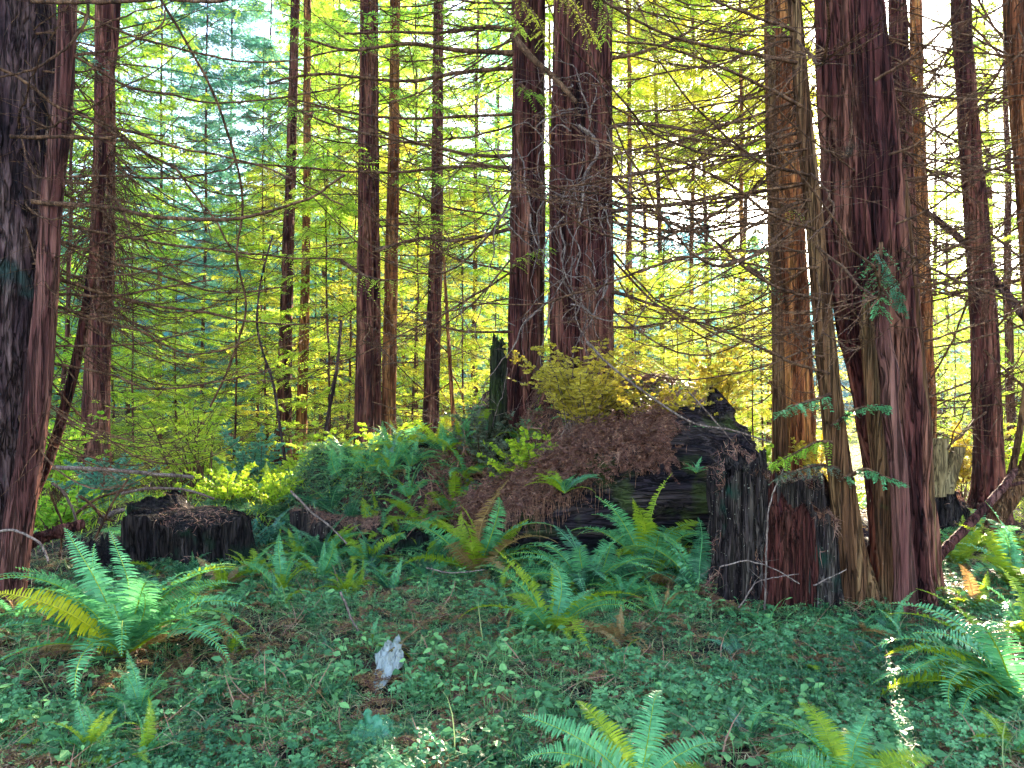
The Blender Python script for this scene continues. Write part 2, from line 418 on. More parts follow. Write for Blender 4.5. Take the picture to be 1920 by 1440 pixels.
# ---- dead bare branches: a stock of shapes, copied as objects
def bare_branch_geo(L, r0, seed, ntw=9, sag=.25, up=.25, side=.1, twl=.35, k=5):
    rng = R_(seed); n = 18; t = np.linspace(0, 1, n)
    z = -sag * L * np.sin(t * math.pi * .75) + up * L * t ** 2.2
    y = side * L * np.sin(t * 2.5) + np.cumsum(rng.normal(0, .006, n)) * L
    z = z + np.cumsum(rng.normal(0, .004, n)) * L
    p = np.stack([t * L, y, z], -1); r = r0 * (1 - .85 * t)
    g = Geo(); V, Q = tubes(p, r, k); g.add(V, Q)
    tw = []; rr = []
    for j in range(ntw):
        f = rng.uniform(.15, .97); i = int(f * (n - 1)); q = p[i]
        d = nrm(p[min(i + 1, n - 1)] - p[max(i - 1, 0)])
        s_ = rng.choice([-1, 1]); ln = L * twl * rng.uniform(.3, 1) * (1.1 - .7 * f)
        dv = nrm(d * rng.uniform(.5, 1.1) + np.array([0, s_ * .8, rng.uniform(-.5, .45)]))
        tt = np.linspace(0, 1, 6)[:, None]
        tp = q + dv * ln * tt + np.array([0, 0, rng.uniform(-.25, .2)]) * ln * tt ** 2 + np.cumsum(rng.normal(0, .01, (6, 3)), 0) * ln
        tw.append(tp); rr.append(max(r[i] * .5, .0022) * (1 - .7 * tt[:, 0]))
        if rng.random() < .6:
            q2 = tp[3]; d2 = nrm(dv + rng.normal(0, .6, 3)); l2 = ln * .45
            tw.append(q2 + d2 * l2 * tt); rr.append(max(r[i] * .3, .0016) * (1 - .7 * tt[:, 0]))
    V, Q = tubes(np.array(tw), np.array(rr), 3); g.add(V, Q)
    return g
BARE = []
for k, (sag, up, side, ntw) in enumerate([(.22, .20, .1, 10), (.32, .42, -.12, 12), (.12, .06, .05, 8), (.30, .18, .16, 14), (.05, .22, -.08, 9), (.42, .5, .1, 12), (.20, -.08, .12, 11), (.12, .32, -.15, 16)]):
    BARE.append(bare_branch_geo(2.5, .0105, 100 + k, int(ntw * 1.9), sag, up, side).mesh("branch", [M['deadwood']]))
def add_bare(parent, pos, az, seed, scale=1.0, pitch=0.0, mi=None):
    rng = R_(seed); me = BARE[int(rng.integers(len(BARE))) if mi is None else mi]
    o = link("branch", me, parent); o.location = pos - np.array(parent.location)
    o.rotation_euler = (rng.uniform(-.5, .5), pitch, az); o.scale = (scale, scale, scale * rng.uniform(.7, 1.1))
    return o
def bare_set(parent, path, rad, zr, nb, seed, az=(0, 2 * math.pi), sc=(.6, 1.3), pitch=(-.3, .35)):
    rng = R_(seed)
    for k in range(nb):
        z = rng.uniform(*zr); i = int(np.argmin(np.abs(path[:, 2] - z)))
        a = rng.uniform(*az); r = rad[i] * .8
        add_bare(parent, path[i] + np.array([math.cos(a) * r, math.sin(a) * r, 0]), a, seed * 77 + k, rng.uniform(*sc), rng.uniform(*pitch))

def px_branch(parent, pts, Y0, Y1, w0, w1, seed, mat='deadwood', twigs=8, name="branch", twl=.4, leaves=None):
    """A branch along photo points, from distance Y0 to Y1."""
    rng = R_(seed); m = len(pts)
    a = np.array([P(x, y, Y0 + (Y1 - Y0) * i / (m - 1)) for i, (x, y) in enumerate(pts)])
    n = 8 * m; p = smooth_path(a, n); p += np.cumsum(rng.normal(0, .0022, p.shape), 0)
    off = np.array(parent.location) if parent is not None else np.zeros(3)
    r = np.linspace(w0 * Y0 / F / 2, w1 * Y1 / F / 2, n) * (1 + .08 * rng.normal(0, 1, n))
    g = Geo(); V, Q = tubes(p - off, r, 6); g.add(V, Q)
    L = np.linalg.norm(np.diff(p, axis=0), axis=1).sum(); tw = []; rr = []
    for j in range(twigs):
        i = int(rng.uniform(.12, .96) * (n - 1)); d = nrm(p[min(i + 1, n - 1)] - p[max(0, i - 1)])
        ln = rng.uniform(.15, 1) * twl * min(L, 2.2); dv = nrm(d * .8 + rng.normal(0, .6, 3)); tt = np.linspace(0, 1, 7)[:, None]
        tw.append(p[i] - off + dv * ln * tt + rng.normal(0, .2, 3) * ln * tt ** 2); rr.append(max(.0022, r[i] * .4) * (1 - .7 * tt[:, 0]))
    if tw: V, Q = tubes(np.array(tw), np.array(rr), 3); g.add(V, Q)
    o = g.obj(name, [M[mat]], parent, True)
    return o, p
# ------------------------------------------------------------------ the trees one can tell apart
def make_tree(label, pts, Y, mat, seed, nseg=64, amp=.02, fr=12, dense=.03, top=18, lobes=.12, flare=.3, fh=.45, fz=1.2, cat="redwood tree", group=None, name="redwood_tree", k2=.4, base=None):
    path, rad = px_trunk(pts, Y, dense, top, base)
    root = empty(name, tuple(path[0])); tag(root, label, cat, group)
    V, Q = trunk_geo(path, rad, seed, nseg, amp, fr, fz, flare, fh, lobes, k2)
    g = Geo(); g.add(V - path[0], Q); g.obj("trunk", [M[mat]], root, True)
    return root, path, rad

def extra_stem(root, pts, Y, mat, seed, nseg=40, amp=.012, fr=12, top=18, name="stem", base=None, flare=.1, lobes=.1, fz=1.2):
    path, rad = px_trunk(pts, Y, .04, top, base)
    V, Q = trunk_geo(path, rad, seed, nseg, amp, fr, fz, flare, .3, lobes)
    g = Geo(); g.add(V - np.array(root.location), Q); g.obj(name, [M[mat]], root, True)
    return path, rad

def add_crown(root, path, z0, z1, Lmax, nb, seed, mat, nt=16, nl=8, tl=.55, ll=.075, lw=.024, tint=(.2, .85), keep=None, az=None):
    paths, L = radial_paths(nb, z0, z1, Lmax, seed)
    if az is not None:
        rng = R_(seed + 5); a = rng.uniform(*az, nb); a0 = np.arctan2(paths[:, -1, 1], paths[:, -1, 0]); da = (a - a0)[:, None]
        x = paths[..., 0] * np.cos(da) - paths[..., 1] * np.sin(da); y = paths[..., 0] * np.sin(da) + paths[..., 1] * np.cos(da)
        paths = np.stack([x, y, paths[..., 2]], -1)
    for b in range(nb):
        i = int(np.argmin(np.abs(path[:, 2] - paths[b, 0, 2]))); paths[b, :, 0] += path[i, 0]; paths[b, :, 1] += path[i, 1]
    paths = paths - np.array(root.location)
    g = Geo()
    foliage(g, paths, nt, nl, tl, ll, lw, seed, .25, .2, tint, wood=1)
    rr = np.linspace(.016, .003, paths.shape[1])[None] * np.clip(L[:, None] / 2.5, .5, 1.5)
    V, Q = tubes(paths, rr, 4); g.add(V, Q, .5, 1)
    return g.obj("crown", [M[mat], M['deadwood']], root)

PI = math.pi
# 1. big dark furrowed trunk at the left edge, with a smooth leaning stem against it
t1, p1, r1 = make_tree("massive dark furrowed redwood trunk at the picture's left edge with a smooth stem beside it",
    [(16, 0, 158), (18, 300, 160), (12, 500, 156), (2, 720, 150), (-20, 900, 148), (-40, 1050, 155), (-50, 1110, 172)], 6.0, 'greybark', 11, 200, .050, 11, .018, 16, .06, .25, .3, .9)
extra_stem(t1, [(128, 0, 34), (118, 200, 36), (98, 380, 40), (84, 600, 44), (64, 800, 48), (40, 950, 52), (22, 1060, 60), (14, 1110, 66)], 5.7, 'smoothbark', 12, 80, .018, 16, 12)
bare_set(t1, p1, r1, (1.2, 4.6), 50, 3, (-.9, .9), (.45, 1.0), (-.2, .4))
# thin brown leaning stem in front of it
t2, p2, r2 = make_tree("thin reddish leaning trunk in front of the massive furrowed trunk at the left edge",
    [(212, 120, 9), (200, 250, 11), (186, 400, 13), (172, 500, 15), (150, 640, 17), (128, 740, 18), (96, 850, 19), (60, 935, 20), (30, 1010, 22)], 6.3, 'redbark', 13, 20, .003, 10, top=5.5, lobes=.05)
bare_set(t2, p2, r2, (1.0, 4.0), 18, 4, (-.7, 1.2), (.3, .8), (-.2, .4))
# 2. trunk wrapped in hanging dead vines
t3, p3, r3 = make_tree("dark trunk wrapped in a shaggy bundle of hanging dead twigs behind the thin reddish one",
    [(196, -40, 34), (196, 200, 36), (192, 480, 42), (186, 620, 44), (180, 780, 48), (178, 900, 50)], 12, 'redbark', 14, 40, .02, 10)
bare_set(t3, p3, r3, (1.5, 8), 44, 5, (0, 2 * PI), (.5, 1.3))
add_crown(t3, p3, 3.6, 15, 3.2, 40, 70, 'leaf_teal', nt=14, nl=8, tl=.5, tint=(0, .8))
add_crown(t1, p1, 7.0, 15, 3.2, 26, 90, 'leaf_green', nt=14, nl=8)
# 3-6 slim trunks left of centre
slim = [
    ("slim trunk with mossy lower side, left one of the slender pair beside the arching shrub", [(552, 60, 16), (546, 300, 19), (540, 480, 22), (534, 700, 27), (531, 870, 32)], 17.5, 'redbark', 21),
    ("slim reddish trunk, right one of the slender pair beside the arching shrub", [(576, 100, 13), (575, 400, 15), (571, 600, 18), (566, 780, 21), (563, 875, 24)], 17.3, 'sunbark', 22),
    ("straight red-brown trunk, left one of a touching pair among yellow-green leaves", [(686, -20, 22), (686, 200, 25), (685, 450, 29), (684, 650, 33), (683, 800, 37), (683, 900, 40)], 14.2, 'redbark', 23),
    ("darker narrow trunk pressed against the right side of a straight red-brown trunk", [(702, -20, 14), (702, 200, 16), (703, 450, 19), (704, 700, 22), (705, 900, 26)], 14.5, 'redbark', 24),
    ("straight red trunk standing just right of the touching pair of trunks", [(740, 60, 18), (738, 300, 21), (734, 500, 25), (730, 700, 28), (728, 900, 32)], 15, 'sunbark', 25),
    ("solitary brown trunk midway between the touching pair and twin giant trunks", [(822, 0, 18), (820, 300, 22), (817, 480, 25), (812, 650, 28), (808, 780, 31), (806, 900, 33)], 15.5, 'redbark', 26),
]
for k, (lab, pts, Y, mt, sd_) in enumerate(slim):
    r, p, q = make_tree(lab, pts, Y, mt, sd_, 44, .024, 13, .04, 22, .08, .25)
    bare_set(r, p, q, (1.2, 9), 26, 30 + k, (0, 2 * PI), (.5, 1.4), (-.2, .45))
    add_crown(r, p, 4.6, 21, 2.8, 36, 60 + k, 'leaf_yg' if k % 2 else 'leaf_green', nt=13, nl=7)
# twin giant trunks on the mound
t7, p7, r7 = make_tree("narrower of the twin giant trunks on the needle mound, straight with stringy dark red bark",
    [(992, -60, 62), (991, 150, 62), (989, 350, 64), (988, 520, 66), (986, 650, 68), (982, 720, 76), (980, 800, 86)], 9.0, 'redbark', 31, 150, .034, 15, .022, 24, .07, .12, .3, .8)
t8, p8, r8 = make_tree("wider of the twin giant trunks on the needle mound, tangled with pale vines",
    [(1094, -60, 108), (1094, 150, 112), (1095, 350, 116), (1094, 520, 118), (1092, 620, 122), (1090, 690, 132), (1090, 760, 150)], 8.8, 'redbark', 32, 210, .048, 13, .02, 26, .14, .12, .3, .7)
extra_stem(t8, [(1052, -60, 26), (1048, 200, 28), (1046, 400, 32), (1048, 600, 36), (1050, 700, 40), (1050, 760, 44)], 8.55, 'redbark', 33, 40, .010, 16, 14)
bare_set(t7, p7, r7, (2.6, 7.5), 36, 40, (2.4, 4.0), (.6, 1.5), (-.3, .3))
bare_set(t8, p8, r8, (2.4, 7.5), 38, 41, (-1.2, 1.0), (.6, 1.6), (-.3, .3))
add_crown(t7, p7, 5.6, 23, 3.2, 50, 71, 'leaf_green', nt=12, nl=7)
add_crown(t8, p8, 5.8, 25, 3.6, 54, 72, 'leaf_yg', nt=12, nl=7)
# mid-right sunlit trunk
t9, p9, r9 = make_tree("broad sunlit orange trunk with stringy bark just left of the thin slanting stem",
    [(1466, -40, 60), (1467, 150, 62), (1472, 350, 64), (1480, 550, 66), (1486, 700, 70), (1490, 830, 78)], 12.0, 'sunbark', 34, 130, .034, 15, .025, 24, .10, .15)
extra_stem(t9, [(1447, -40, 14), (1448, 200, 15), (1454, 450, 18), (1460, 700, 22), (1464, 830, 26)], 11.8, 'brownbark', 35, 24, .005)
bare_set(t9, p9, r9, (1.8, 8), 50, 42, (1.2, 5.6), (.6, 1.5), (-.3, .3))
add_crown(t9, p9, 5.6, 22, 3.0, 44, 73, 'leaf_gold', nt=12, nl=7)
# thin slanting stem in front
t10, p10, r10 = make_tree("thin smooth brown stem slanting down to the stump's right end, mossy at its foot",
    [(1484, -60, 24), (1494, 60, 26), (1510, 240, 30), (1528, 420, 33), (1546, 620, 37), (1562, 780, 42), (1580, 920, 46), (1598, 1040, 54), (1612, 1120, 70), (1616, 1160, 88)], 5.5, 'brownbark', 36, 80, .012, 16, .02, 12, .10, .1, .3, 1.0)
bare_set(t10, p10, r10, (1.8, 4.6), 46, 43, (2.2, 4.2), (.45, 1.25), (-.35, .3))
bare_set(t10, p10, r10, (1.8, 4.6), 10, 44, (-.8, .8), (.3, .7), (-.35, .2))
# big right trunk
t11, p11, r11 = make_tree("biggest redwood trunk, leaning beside the ridged stump, deeply furrowed purple-brown bark",
    [(1588, -60, 104), (1594, 80, 108), (1606, 250, 116), (1622, 430, 124), (1642, 620, 130), (1674, 800, 118), (1692, 940, 114), (1702, 1060, 124), (1707, 1150, 140)], 5.7, 'redbark', 37, 240, .056, 12, .016, 16, .26, .18, .25, .7, k2=.7)
extra_stem(t11, [(1652, 560, 24), (1658, 640, 28), (1670, 700, 32), (1668, 760, 30), (1682, 860, 32), (1690, 980, 34), (1697, 1100, 40), (1700, 1150, 46)], 5.32, 'smoothbark', 38, 60, .014, 16, top=2.4, name="stem")
extra_stem(t11, [(1628, 640, 26), (1638, 760, 30), (1653, 900, 32), (1662, 1040, 33), (1668, 1150, 38)], 5.45, 'brownbark', 39, 60, .016, 16, top=2.3, name="stem")
extra_stem(t11, [(1708, 500, 16), (1722, 650, 22), (1732, 800, 28), (1738, 950, 30), (1742, 1060, 34), (1748, 1150, 44)], 5.65, 'brownbark', 40, 50, .014, 16, top=3.2, name="stem")
bare_set(t11, p11, r11, (2.2, 4.6), 40, 45, (-.9, .9), (.35, 1.0), (-.4, .25))
bare_set(t11, p11, r11, (2.0, 4.6), 12, 46, (2.3, 4.2), (.35, .9), (-.4, .25))
add_crown(t11, p11, 6.8, 15, 3.4, 30, 91, 'leaf_green', nt=14, nl=8)
# right-hand trunks behind
right = [
    ("reddish trunk behind the right flank of the biggest redwood trunk", [(1680, -40, 32), (1690, 200, 34), (1700, 450, 36), (1716, 700, 36), (1728, 880, 40)], 9.5, 'redbark', 51, 10),
    ("slender trunk standing close right of the reddish trunk behind the biggest redwood", [(1716, -40, 22), (1722, 250, 24), (1730, 500, 28), (1738, 750, 30), (1742, 900, 34)], 11.5, 'sunbark', 52, 10),
    ("dark leaning trunk in bright light standing alone behind the broken stump", [(1800, -40, 34), (1806, 100, 36), (1824, 340, 40), (1840, 560, 44), (1850, 740, 48), (1854, 900, 54), (1850, 975, 74)], 9.6, 'redbark', 53, 26),
    ("reddish trunk leaving through the picture's top right corner", [(1900, -60, 36), (1908, 100, 38), (1924, 300, 42), (1945, 600, 46), (1958, 900, 52)], 8.6, 'sunbark', 54, 22),
]
for k, (lab, pts, Y, mt, sd_, nbb) in enumerate(right):
    r, p, q = make_tree(lab, pts, Y, mt, sd_, 80, .028, 14, .03, 20, .10, .3)
    bare_set(r, p, q, (1.4, 7.5), nbb * 3, 90 + k, (0, 2 * PI), (.6, 1.5), (-.35, .3))
    if k != 2: add_crown(r, p, 8.5, 19, 2.6, 26, 80 + k, 'leaf_yg', nt=12, nl=7)
t16 = bpy.data.objects.get("redwood_tree")

# signature long branches (photo points), each a part of the tree that bears it
def B_(root, pts, Y0, Y1, w0, w1, seed, tw=8, mat='deadwood', twl=.35): px_branch(root, pts, Y0, Y1, w0, w1, seed, mat, tw, twl=twl)
for k, (root, Y0, Y1, w0, w1, tw, pts) in enumerate([
    (t1, 5.6, 5.2, 9, 4, 4, [(60, 378), (190, 386), (290, 404), (400, 409), (470, 404), (540, 386), (600, 360), (650, 325)]),
    (t1, 5.4, 5.5, 8, 5, 1, [(20, 256), (110, 257), (190, 255), (240, 253)]),
    (t1, 5.4, 5.0, 6, 4, 2, [(168, -10), (160, 40), (120, 85), (60, 120), (0, 134)]),
    (t1, 5.3, 5.8, 6, 3, 6, [(0, 128), (60, 160), (110, 198), (180, 220), (250, 240), (330, 268), (420, 285), (500, 305), (580, 340), (640, 372)]),
    (t1, 5.7, 6.3, 6, 3, 6, [(130, 200), (200, 242), (280, 290), (330, 320), (360, 365), (400, 412), (440, 475), (500, 492)]),
    (t1, 5.8, 6.8, 7, 3, 8, [(100, 447), (160, 470), (230, 500), (300, 520), (390, 548), (450, 552), (540, 540)]),
    (t1, 5.8, 6.2, 6, 3, 4, [(98, 552), (200, 556), (300, 540), (395, 526)]),
    (t1, 5.8, 6.6, 8, 3, 6, [(104, 524), (200, 552), (300, 575), (400, 590), (480, 607), (580, 610)]),
    (t1, 5.8, 6.5, 6, 3, 6, [(95, 570), (170, 597), (260, 622), (300, 645), (350, 664), (420, 655), (480, 628)]),
    (t1, 5.8, 6.3, 5, 3, 4, [(92, 648), (180, 650), (280, 642), (368, 620)]),
    (t1, 5.8, 6.5, 6, 3, 4, [(88, 680), (150, 688), (210, 702), (270, 724), (350, 724), (430, 712), (520, 690)]),
    (t1, 5.7, 6.4, 5, 3, 6, [(138, 104), (220, 92), (300, 50), (312, 20)]),
    (t1, 5.7, 6.9, 5, 3, 6, [(138, 105), (240, 160), (330, 176), (400, 188), (520, 180), (640, 160)]),
    (t1, 5.6, 6.5, 5, 3, 6, [(140, 20), (240, 65), (340, 95), (440, 116), (540, 118), (650, 92)]),
    (t1, 5.3, 4.6, 8, 5, 3, [(60, 2), (180, 3), (290, 2), (400, 6), (520, -10)]),
    (t1, 5.6, 6.4, 5, 3, 6, [(120, 330), (230, 328), (330, 335), (420, 318), (445, 298)]),
    (t1, 5.7, 6.8, 6, 3, 6, [(108, 420), (210, 440), (330, 462), (470, 478), (560, 486), (650, 487)]),
    (t7, 8.7, 7.4, 9, 4, 14, [(962, 100), (860, 94), (780, 82), (720, 86), (650, 92), (570, 70)]),
    (t7, 8.7, 7.6, 8, 4, 12, [(962, 128), (860, 136), (780, 150), (700, 148), (590, 138), (500, 155)]),
    (t7, 8.7, 7.8, 6, 3, 12, [(962, 214), (860, 218), (760, 222), (660, 214), (560, 190)]),
    (t7, 8.7, 8.0, 7, 3, 12, [(962, 292), (880, 290), (810, 272), (740, 262), (640, 240), (560, 210)]),
    (t7, 8.7, 7.4, 6, 3, 12, [(962, 313), (860, 312), (740, 322), (640, 316), (520, 306), (430, 300)]),
    (t7, 8.7, 8.4, 8, 3, 6, [(962, 428), (900, 442), (850, 450), (790, 444), (700, 470)]),
    (t7, 8.7, 8.4, 6, 3, 5, [(962, 622), (900, 622), (850, 616), (780, 598)]),
    (t7, 8.7, 8.0, 7, 4, 10, [(962, 54), (900, 50), (820, 60), (740, 56), (640, 60)]),
    (t8, 8.4, 8.0, 8, 4, 6, [(1146, 238), (1200, 234), (1270, 244), (1340, 262), (1400, 290)]),
    (t8, 8.4, 8.3, 9, 5, 4, [(1146, 398), (1200, 388), (1280, 382), (1370, 378)]),
    (t8, 8.4, 8.0, 8, 3, 6, [(1148, 548), (1190, 560), (1240, 578), (1300, 604), (1360, 640)]),
    (t8, 8.4, 8.2, 5, 3, 5, [(1148, 612), (1200, 613), (1260, 600), (1310, 570)]),
    (t8, 8.4, 8.4, 8, 4, 3, [(1146, 108), (1200, 100), (1260, 78), (1330, 40)]),
    (t8, 8.2, 7.6, 13, 8, 2, [(960, 66), (1000, 110), (1040, 145), (1080, 190)]),
    (t10, 5.4, 4.6, 7, 3, 8, [(1490, 58), (1420, 30), (1340, 0), (1270, -30)]),
    (t10, 5.4, 4.4, 8, 4, 10, [(1494, 118), (1400, 98), (1320, 82), (1240, 60), (1150, 10), (1120, -20)]),
    (t10, 5.4, 4.8, 7, 3, 10, [(1502, 200), (1430, 162), (1340, 120), (1250, 90), (1160, 80)]),
    (t10, 5.4, 4.5, 6, 3, 10, [(1514, 330), (1430, 305), (1350, 250), (1290, 190), (1230, 110)]),
    (t10, 5.4, 4.7, 7, 3, 10, [(1526, 430), (1440, 404), (1370, 352), (1290, 312), (1200, 290)]),
    (t10, 5.4, 4.5, 6, 3, 10, [(1540, 562), (1460, 542), (1380, 492), (1310, 430), (1250, 345), (1180, 230)]),
    (t10, 5.4, 4.9, 6, 3, 8, [(1554, 700), (1480, 682), (1400, 642), (1330, 612), (1260, 590)]),
    (t10, 5.4, 5.0, 5, 3, 8, [(1536, 500), (1450, 500), (1360, 480), (1280, 470), (1200, 500)]),
    (t10, 5.4, 4.8, 5, 3, 8, [(1520, 376), (1440, 372), (1360, 360), (1250, 380), (1180, 372)]),
    (t11, 5.4, 5.0, 6, 3, 6, [(1640, 150), (1710, 110), (1760, 60), (1810, 0)]),
    (t11, 5.4, 5.0, 6, 3, 8, [(1668, 290), (1730, 260), (1800, 190), (1870, 130), (1925, 80)]),
    (t11, 5.4, 5.2, 5, 3, 8, [(1680, 420), (1750, 390), (1820, 340), (1900, 310)]),
    (t11, 5.4, 5.2, 6, 3, 8, [(1700, 500), (1760, 470), (1850, 430), (1925, 380)]),
    (t11, 5.5, 5.4, 5, 3, 6, [(1730, 640), (1800, 620), (1870, 600), (1925, 570)]),
]):
    B_(root, pts, Y0, Y1, w0, w1, 500 + k, tw)
# leafy sprays borne by the near trees
def spray(root, pts, Y0, Y1, mat, seed, nt=14, nl=9, tl=.3, ll=.03, lw=.012, tint=(.3, .9), w=9, droop=.3):
    m = len(pts); a = np.array([P(x, y, Y0 + (Y1 - Y0) * i / (m - 1)) for i, (x, y) in enumerate(pts)])
    p = smooth_path(a, 14) - np.array(root.location)
    g = Geo(); foliage(g, p[None], nt, nl, tl, ll, lw, seed, .05, droop, tint, wood=1, taper=.6, wr=.002)
    V, Q = tubes(p, np.linspace(w * Y0 / F / 2, .002, 14), 4); g.add(V, Q, .5, 1)
    return g.obj("leafy_spray", [M[mat], M['deadwood']], root)
for k, (root, pts, Y0, Y1, mat, tl) in enumerate([
    (t8, [(940, -40), (980, 0), (1010, 40), (1020, 80)], 7.6, 7.2, 'leaf_gold', .30),
    (t8, [(1040, -40), (1060, -5), (1090, 30), (1110, 70)], 7.4, 7.0, 'leaf_gold', .32),
    (t8, [(1100, -50), (1125, -10), (1140, 30), (1135, 75)], 7.5, 7.2, 'leaf_yg', .30),
    (t7, [(880, -30), (920, 0), (960, 30), (975, 60)], 7.5, 7.2, 'leaf_yg', .30),
    (t8, [(1150, -40), (1190, 0), (1215, 50), (1240, 110)], 7.6, 7.3, 'leaf_gold', .30),
    (t11, [(1652, 455), (1650, 500), (1648, 545), (1650, 585)], 5.2, 5.15, 'fern_g', .20),
    (t11, [(1640, 470), (1665, 510), (1680, 540), (1690, 575)], 5.2, 5.1, 'fern_dk', .16),
    (t10, [(1556, 740), (1520, 752), (1490, 760), (1465, 772)], 5.4, 5.2, 'fern_g', .16),
    (t10, [(1560, 800), (1600, 770), (1640, 760), (1665, 762)], 5.35, 5.2, 'fern_g', .15),
    (t10, [(1572, 880), (1540, 872), (1500, 880), (1460, 896)], 5.4, 5.1, 'shrub_grey', .17),
    (t10, [(1580, 900), (1620, 880), (1650, 890), (1690, 905)], 5.35, 5.1, 'fern_g', .13),
    (t10, [(1560, 830), (1530, 830), (1490, 850), (1450, 870)], 5.4, 5.3, 'leaf_green', .16),
    (t3, [(196, 360), (220, 380), (240, 420), (250, 470)], 11.5, 11.2, 'leaf_green', .4),
    (t7, [(962, 500), (985, 480), (1010, 470), (1030, 465)], 8.6, 8.4, 'leaf_yg', .28),
    (t7, [(975, 160), (990, 170), (1000, 175), (1015, 180)], 8.6, 8.4, 'leaf_green', .22),
    (t9, [(1460, 380), (1500, 400), (1530, 430), (1550, 470)], 11.5, 11, 'leaf_green', .4),
    (t9, [(1400, 500), (1430, 520), (1440, 540), (1420, 560)], 11.5, 11, 'leaf_teal', .4),
    (t8, [(705, 470), (760, 455), (830, 445), (880, 470)], 9.5, 9.0, 'leaf_yg', .5),
    (t8, [(640, 490), (690, 520), (740, 525), (790, 515)], 9.5, 9.0, 'leaf_yg', .5),
]):
    spray(root, pts, Y0, Y1, mat, 700 + k, tl=tl)
# shaggy dead bundle on the third trunk
g = Geo(); rng = R_(8); n = 420
z0_ = rng.uniform(3.0, 5.6, n); a_ = rng.uniform(0, 2 * PI, n); tt = np.linspace(0, 1, 6)[None, :, None]
dens = np.exp(-((z0_ - 4.6) / .7) ** 2)
st = np.stack([.18 * np.cos(a_), .18 * np.sin(a_), z0_], -1)[:, None, :]
i_ = np.array([np.argmin(np.abs(p3[:, 2] - z)) for z in z0_]); st[:, 0, :2] += p3[i_, :2]
d0 = nrm(np.stack([np.cos(a_) * .8, np.sin(a_) * .8, rng.uniform(-.2, .5, n)], -1))[:, None, :] * (rng.uniform(.15, .6, n) * (.4 + dens))[:, None, None]
tp = st + d0 * tt + np.array([0, 0, -1]) * rng.uniform(.2, .7, n)[:, None, None] * tt ** 2 + np.cumsum(rng.normal(0, .02, (n, 6, 3)), 1)
V, Q = tubes(tp - np.array(t3.location), np.full((n, 6), .006), 3); g.add(V, Q); g.obj("twig_bundle", [M['deadwood']], t3)

# ------------------------------------------------------------------ trees behind, from a few kinds
def proto_tree(name, h, z0, Lmax, nb, mat, seed, r0, barkm, nt=16, nl=8, tl=.55, ll=.08, lw=.026, shape=1.0):
    root = empty(name, (0, 0, -50)); tag(root, "x", "tree")
    n = 30; z = np.linspace(-.4, h, n); rng = R_(seed)
    path = np.stack([np.cumsum(rng.normal(0, .015, n)), np.cumsum(rng.normal(0, .015, n)), z], -1); rad = r0 * (1 - .9 * np.clip(z / h, 0, 1)) + .008
    V, Q = trunk_geo(path, rad, seed, 20, .008, 10, 1.5, .3, .4, .08); g = Geo(); g.add(V, Q)
    t = g.obj("trunk", [M[barkm]], root, True)
    paths, L = radial_paths(nb, z0, h * .98, Lmax, seed, shape)
    g = Geo(); foliage(g, paths, nt, nl, tl, ll, lw, seed, .12, .2, (.15, .9), wood=1, wr=.004)
    V, Q = tubes(paths, np.linspace(.016, .004, paths.shape[1])[None] * np.ones((nb, 1)), 4); g.add(V, Q, .5, 1)
    c = g.obj("crown", [M[mat], M['deadwood']], root)
    KIDS[root.name] = [t, c]
    return root
PR = [
    proto_tree("young_conifer", 10., .4, 2.8, 54, 'leaf_yg', 201, .038, 'smoothbark', 16, 8, .82, .10, .032, 2.2),
    proto_tree("young_conifer", 11., .6, 3.0, 50, 'leaf_gold', 202, .042, 'smoothbark', 16, 8, .82, .10, .032, 2.2),
    proto_tree("young_conifer", 12., .6, 3.2, 54, 'leaf_green', 203, .045, 'smoothbark', 16, 8, .85, .10, .033, 2.2),
    proto_tree("conifer", 24., 1.5, 4.0, 72, 'leaf_yg', 204, .10, 'sunbark', 17, 8, 1.0, .155, .048, 1.8),
    proto_tree("conifer", 26., 2.0, 4.2, 74, 'leaf_green', 205, .10, 'redbark', 17, 8, 1.05, .16, .05, 1.8),
    proto_tree("conifer", 23., 1.5, 4.0, 70, 'leaf_gold', 206, .10, 'sunbark', 17, 8, 1.0, .155, .048, 1.8),
    proto_tree("conifer", 25., 1.5, 4.2, 90, 'leaf_teal', 207, .10, 'redbark', 17, 8, 1.05, .16, .05, 1.8),
    proto_tree("conifer", 25., 9.5, 3.4, 62, 'leaf_gold', 209, .10, 'sunbark', 17, 8, 1.0, .155, .048, 1.8),
    proto_tree("conifer", 25., 9.5, 3.6, 62, 'leaf_yg', 210, .10, 'redbark', 17, 8, 1.0, .155, .048, 1.8),
    proto_tree("slender_conifer", 17., 1.0, 2.6, 60, 'leaf_yg', 208, .12, 'redbark', 15, 8, .6, .085, .028, 2.0),
]
LAB = {
    'g': ("conifer standing deep beyond the massive furrowed trunk, past the picture's left edge", "conifers past the left edge"),
    'h': ("conifer standing in bright woods past the picture's right edge", "conifers past the right edge"),
    'a': ("leafy young conifer in sun behind the low stump and the arching shrub", "young conifers behind the low stump"),
    'b': ("leafy young conifer in sun among the slim trunks before the mound", "young conifers among the slim trunks"),
    'c': ("golden young conifer behind the pointed log, between the giant trunks and the orange trunk", "golden conifers behind the pointed log"),
    'd': ("sunlit young conifer in the bright light beyond the biggest trunk", "young conifers in the bright light"),
    'e': ("tall conifer deep in the wood beyond the low stump and slim trunks", "tall conifers deep in the wood beyond the slim trunks"),
    'f': ("tall conifer deep in the wood beyond the orange trunk and the biggest trunk", "tall conifers deep in the wood beyond the orange trunk"),
}
used = set()
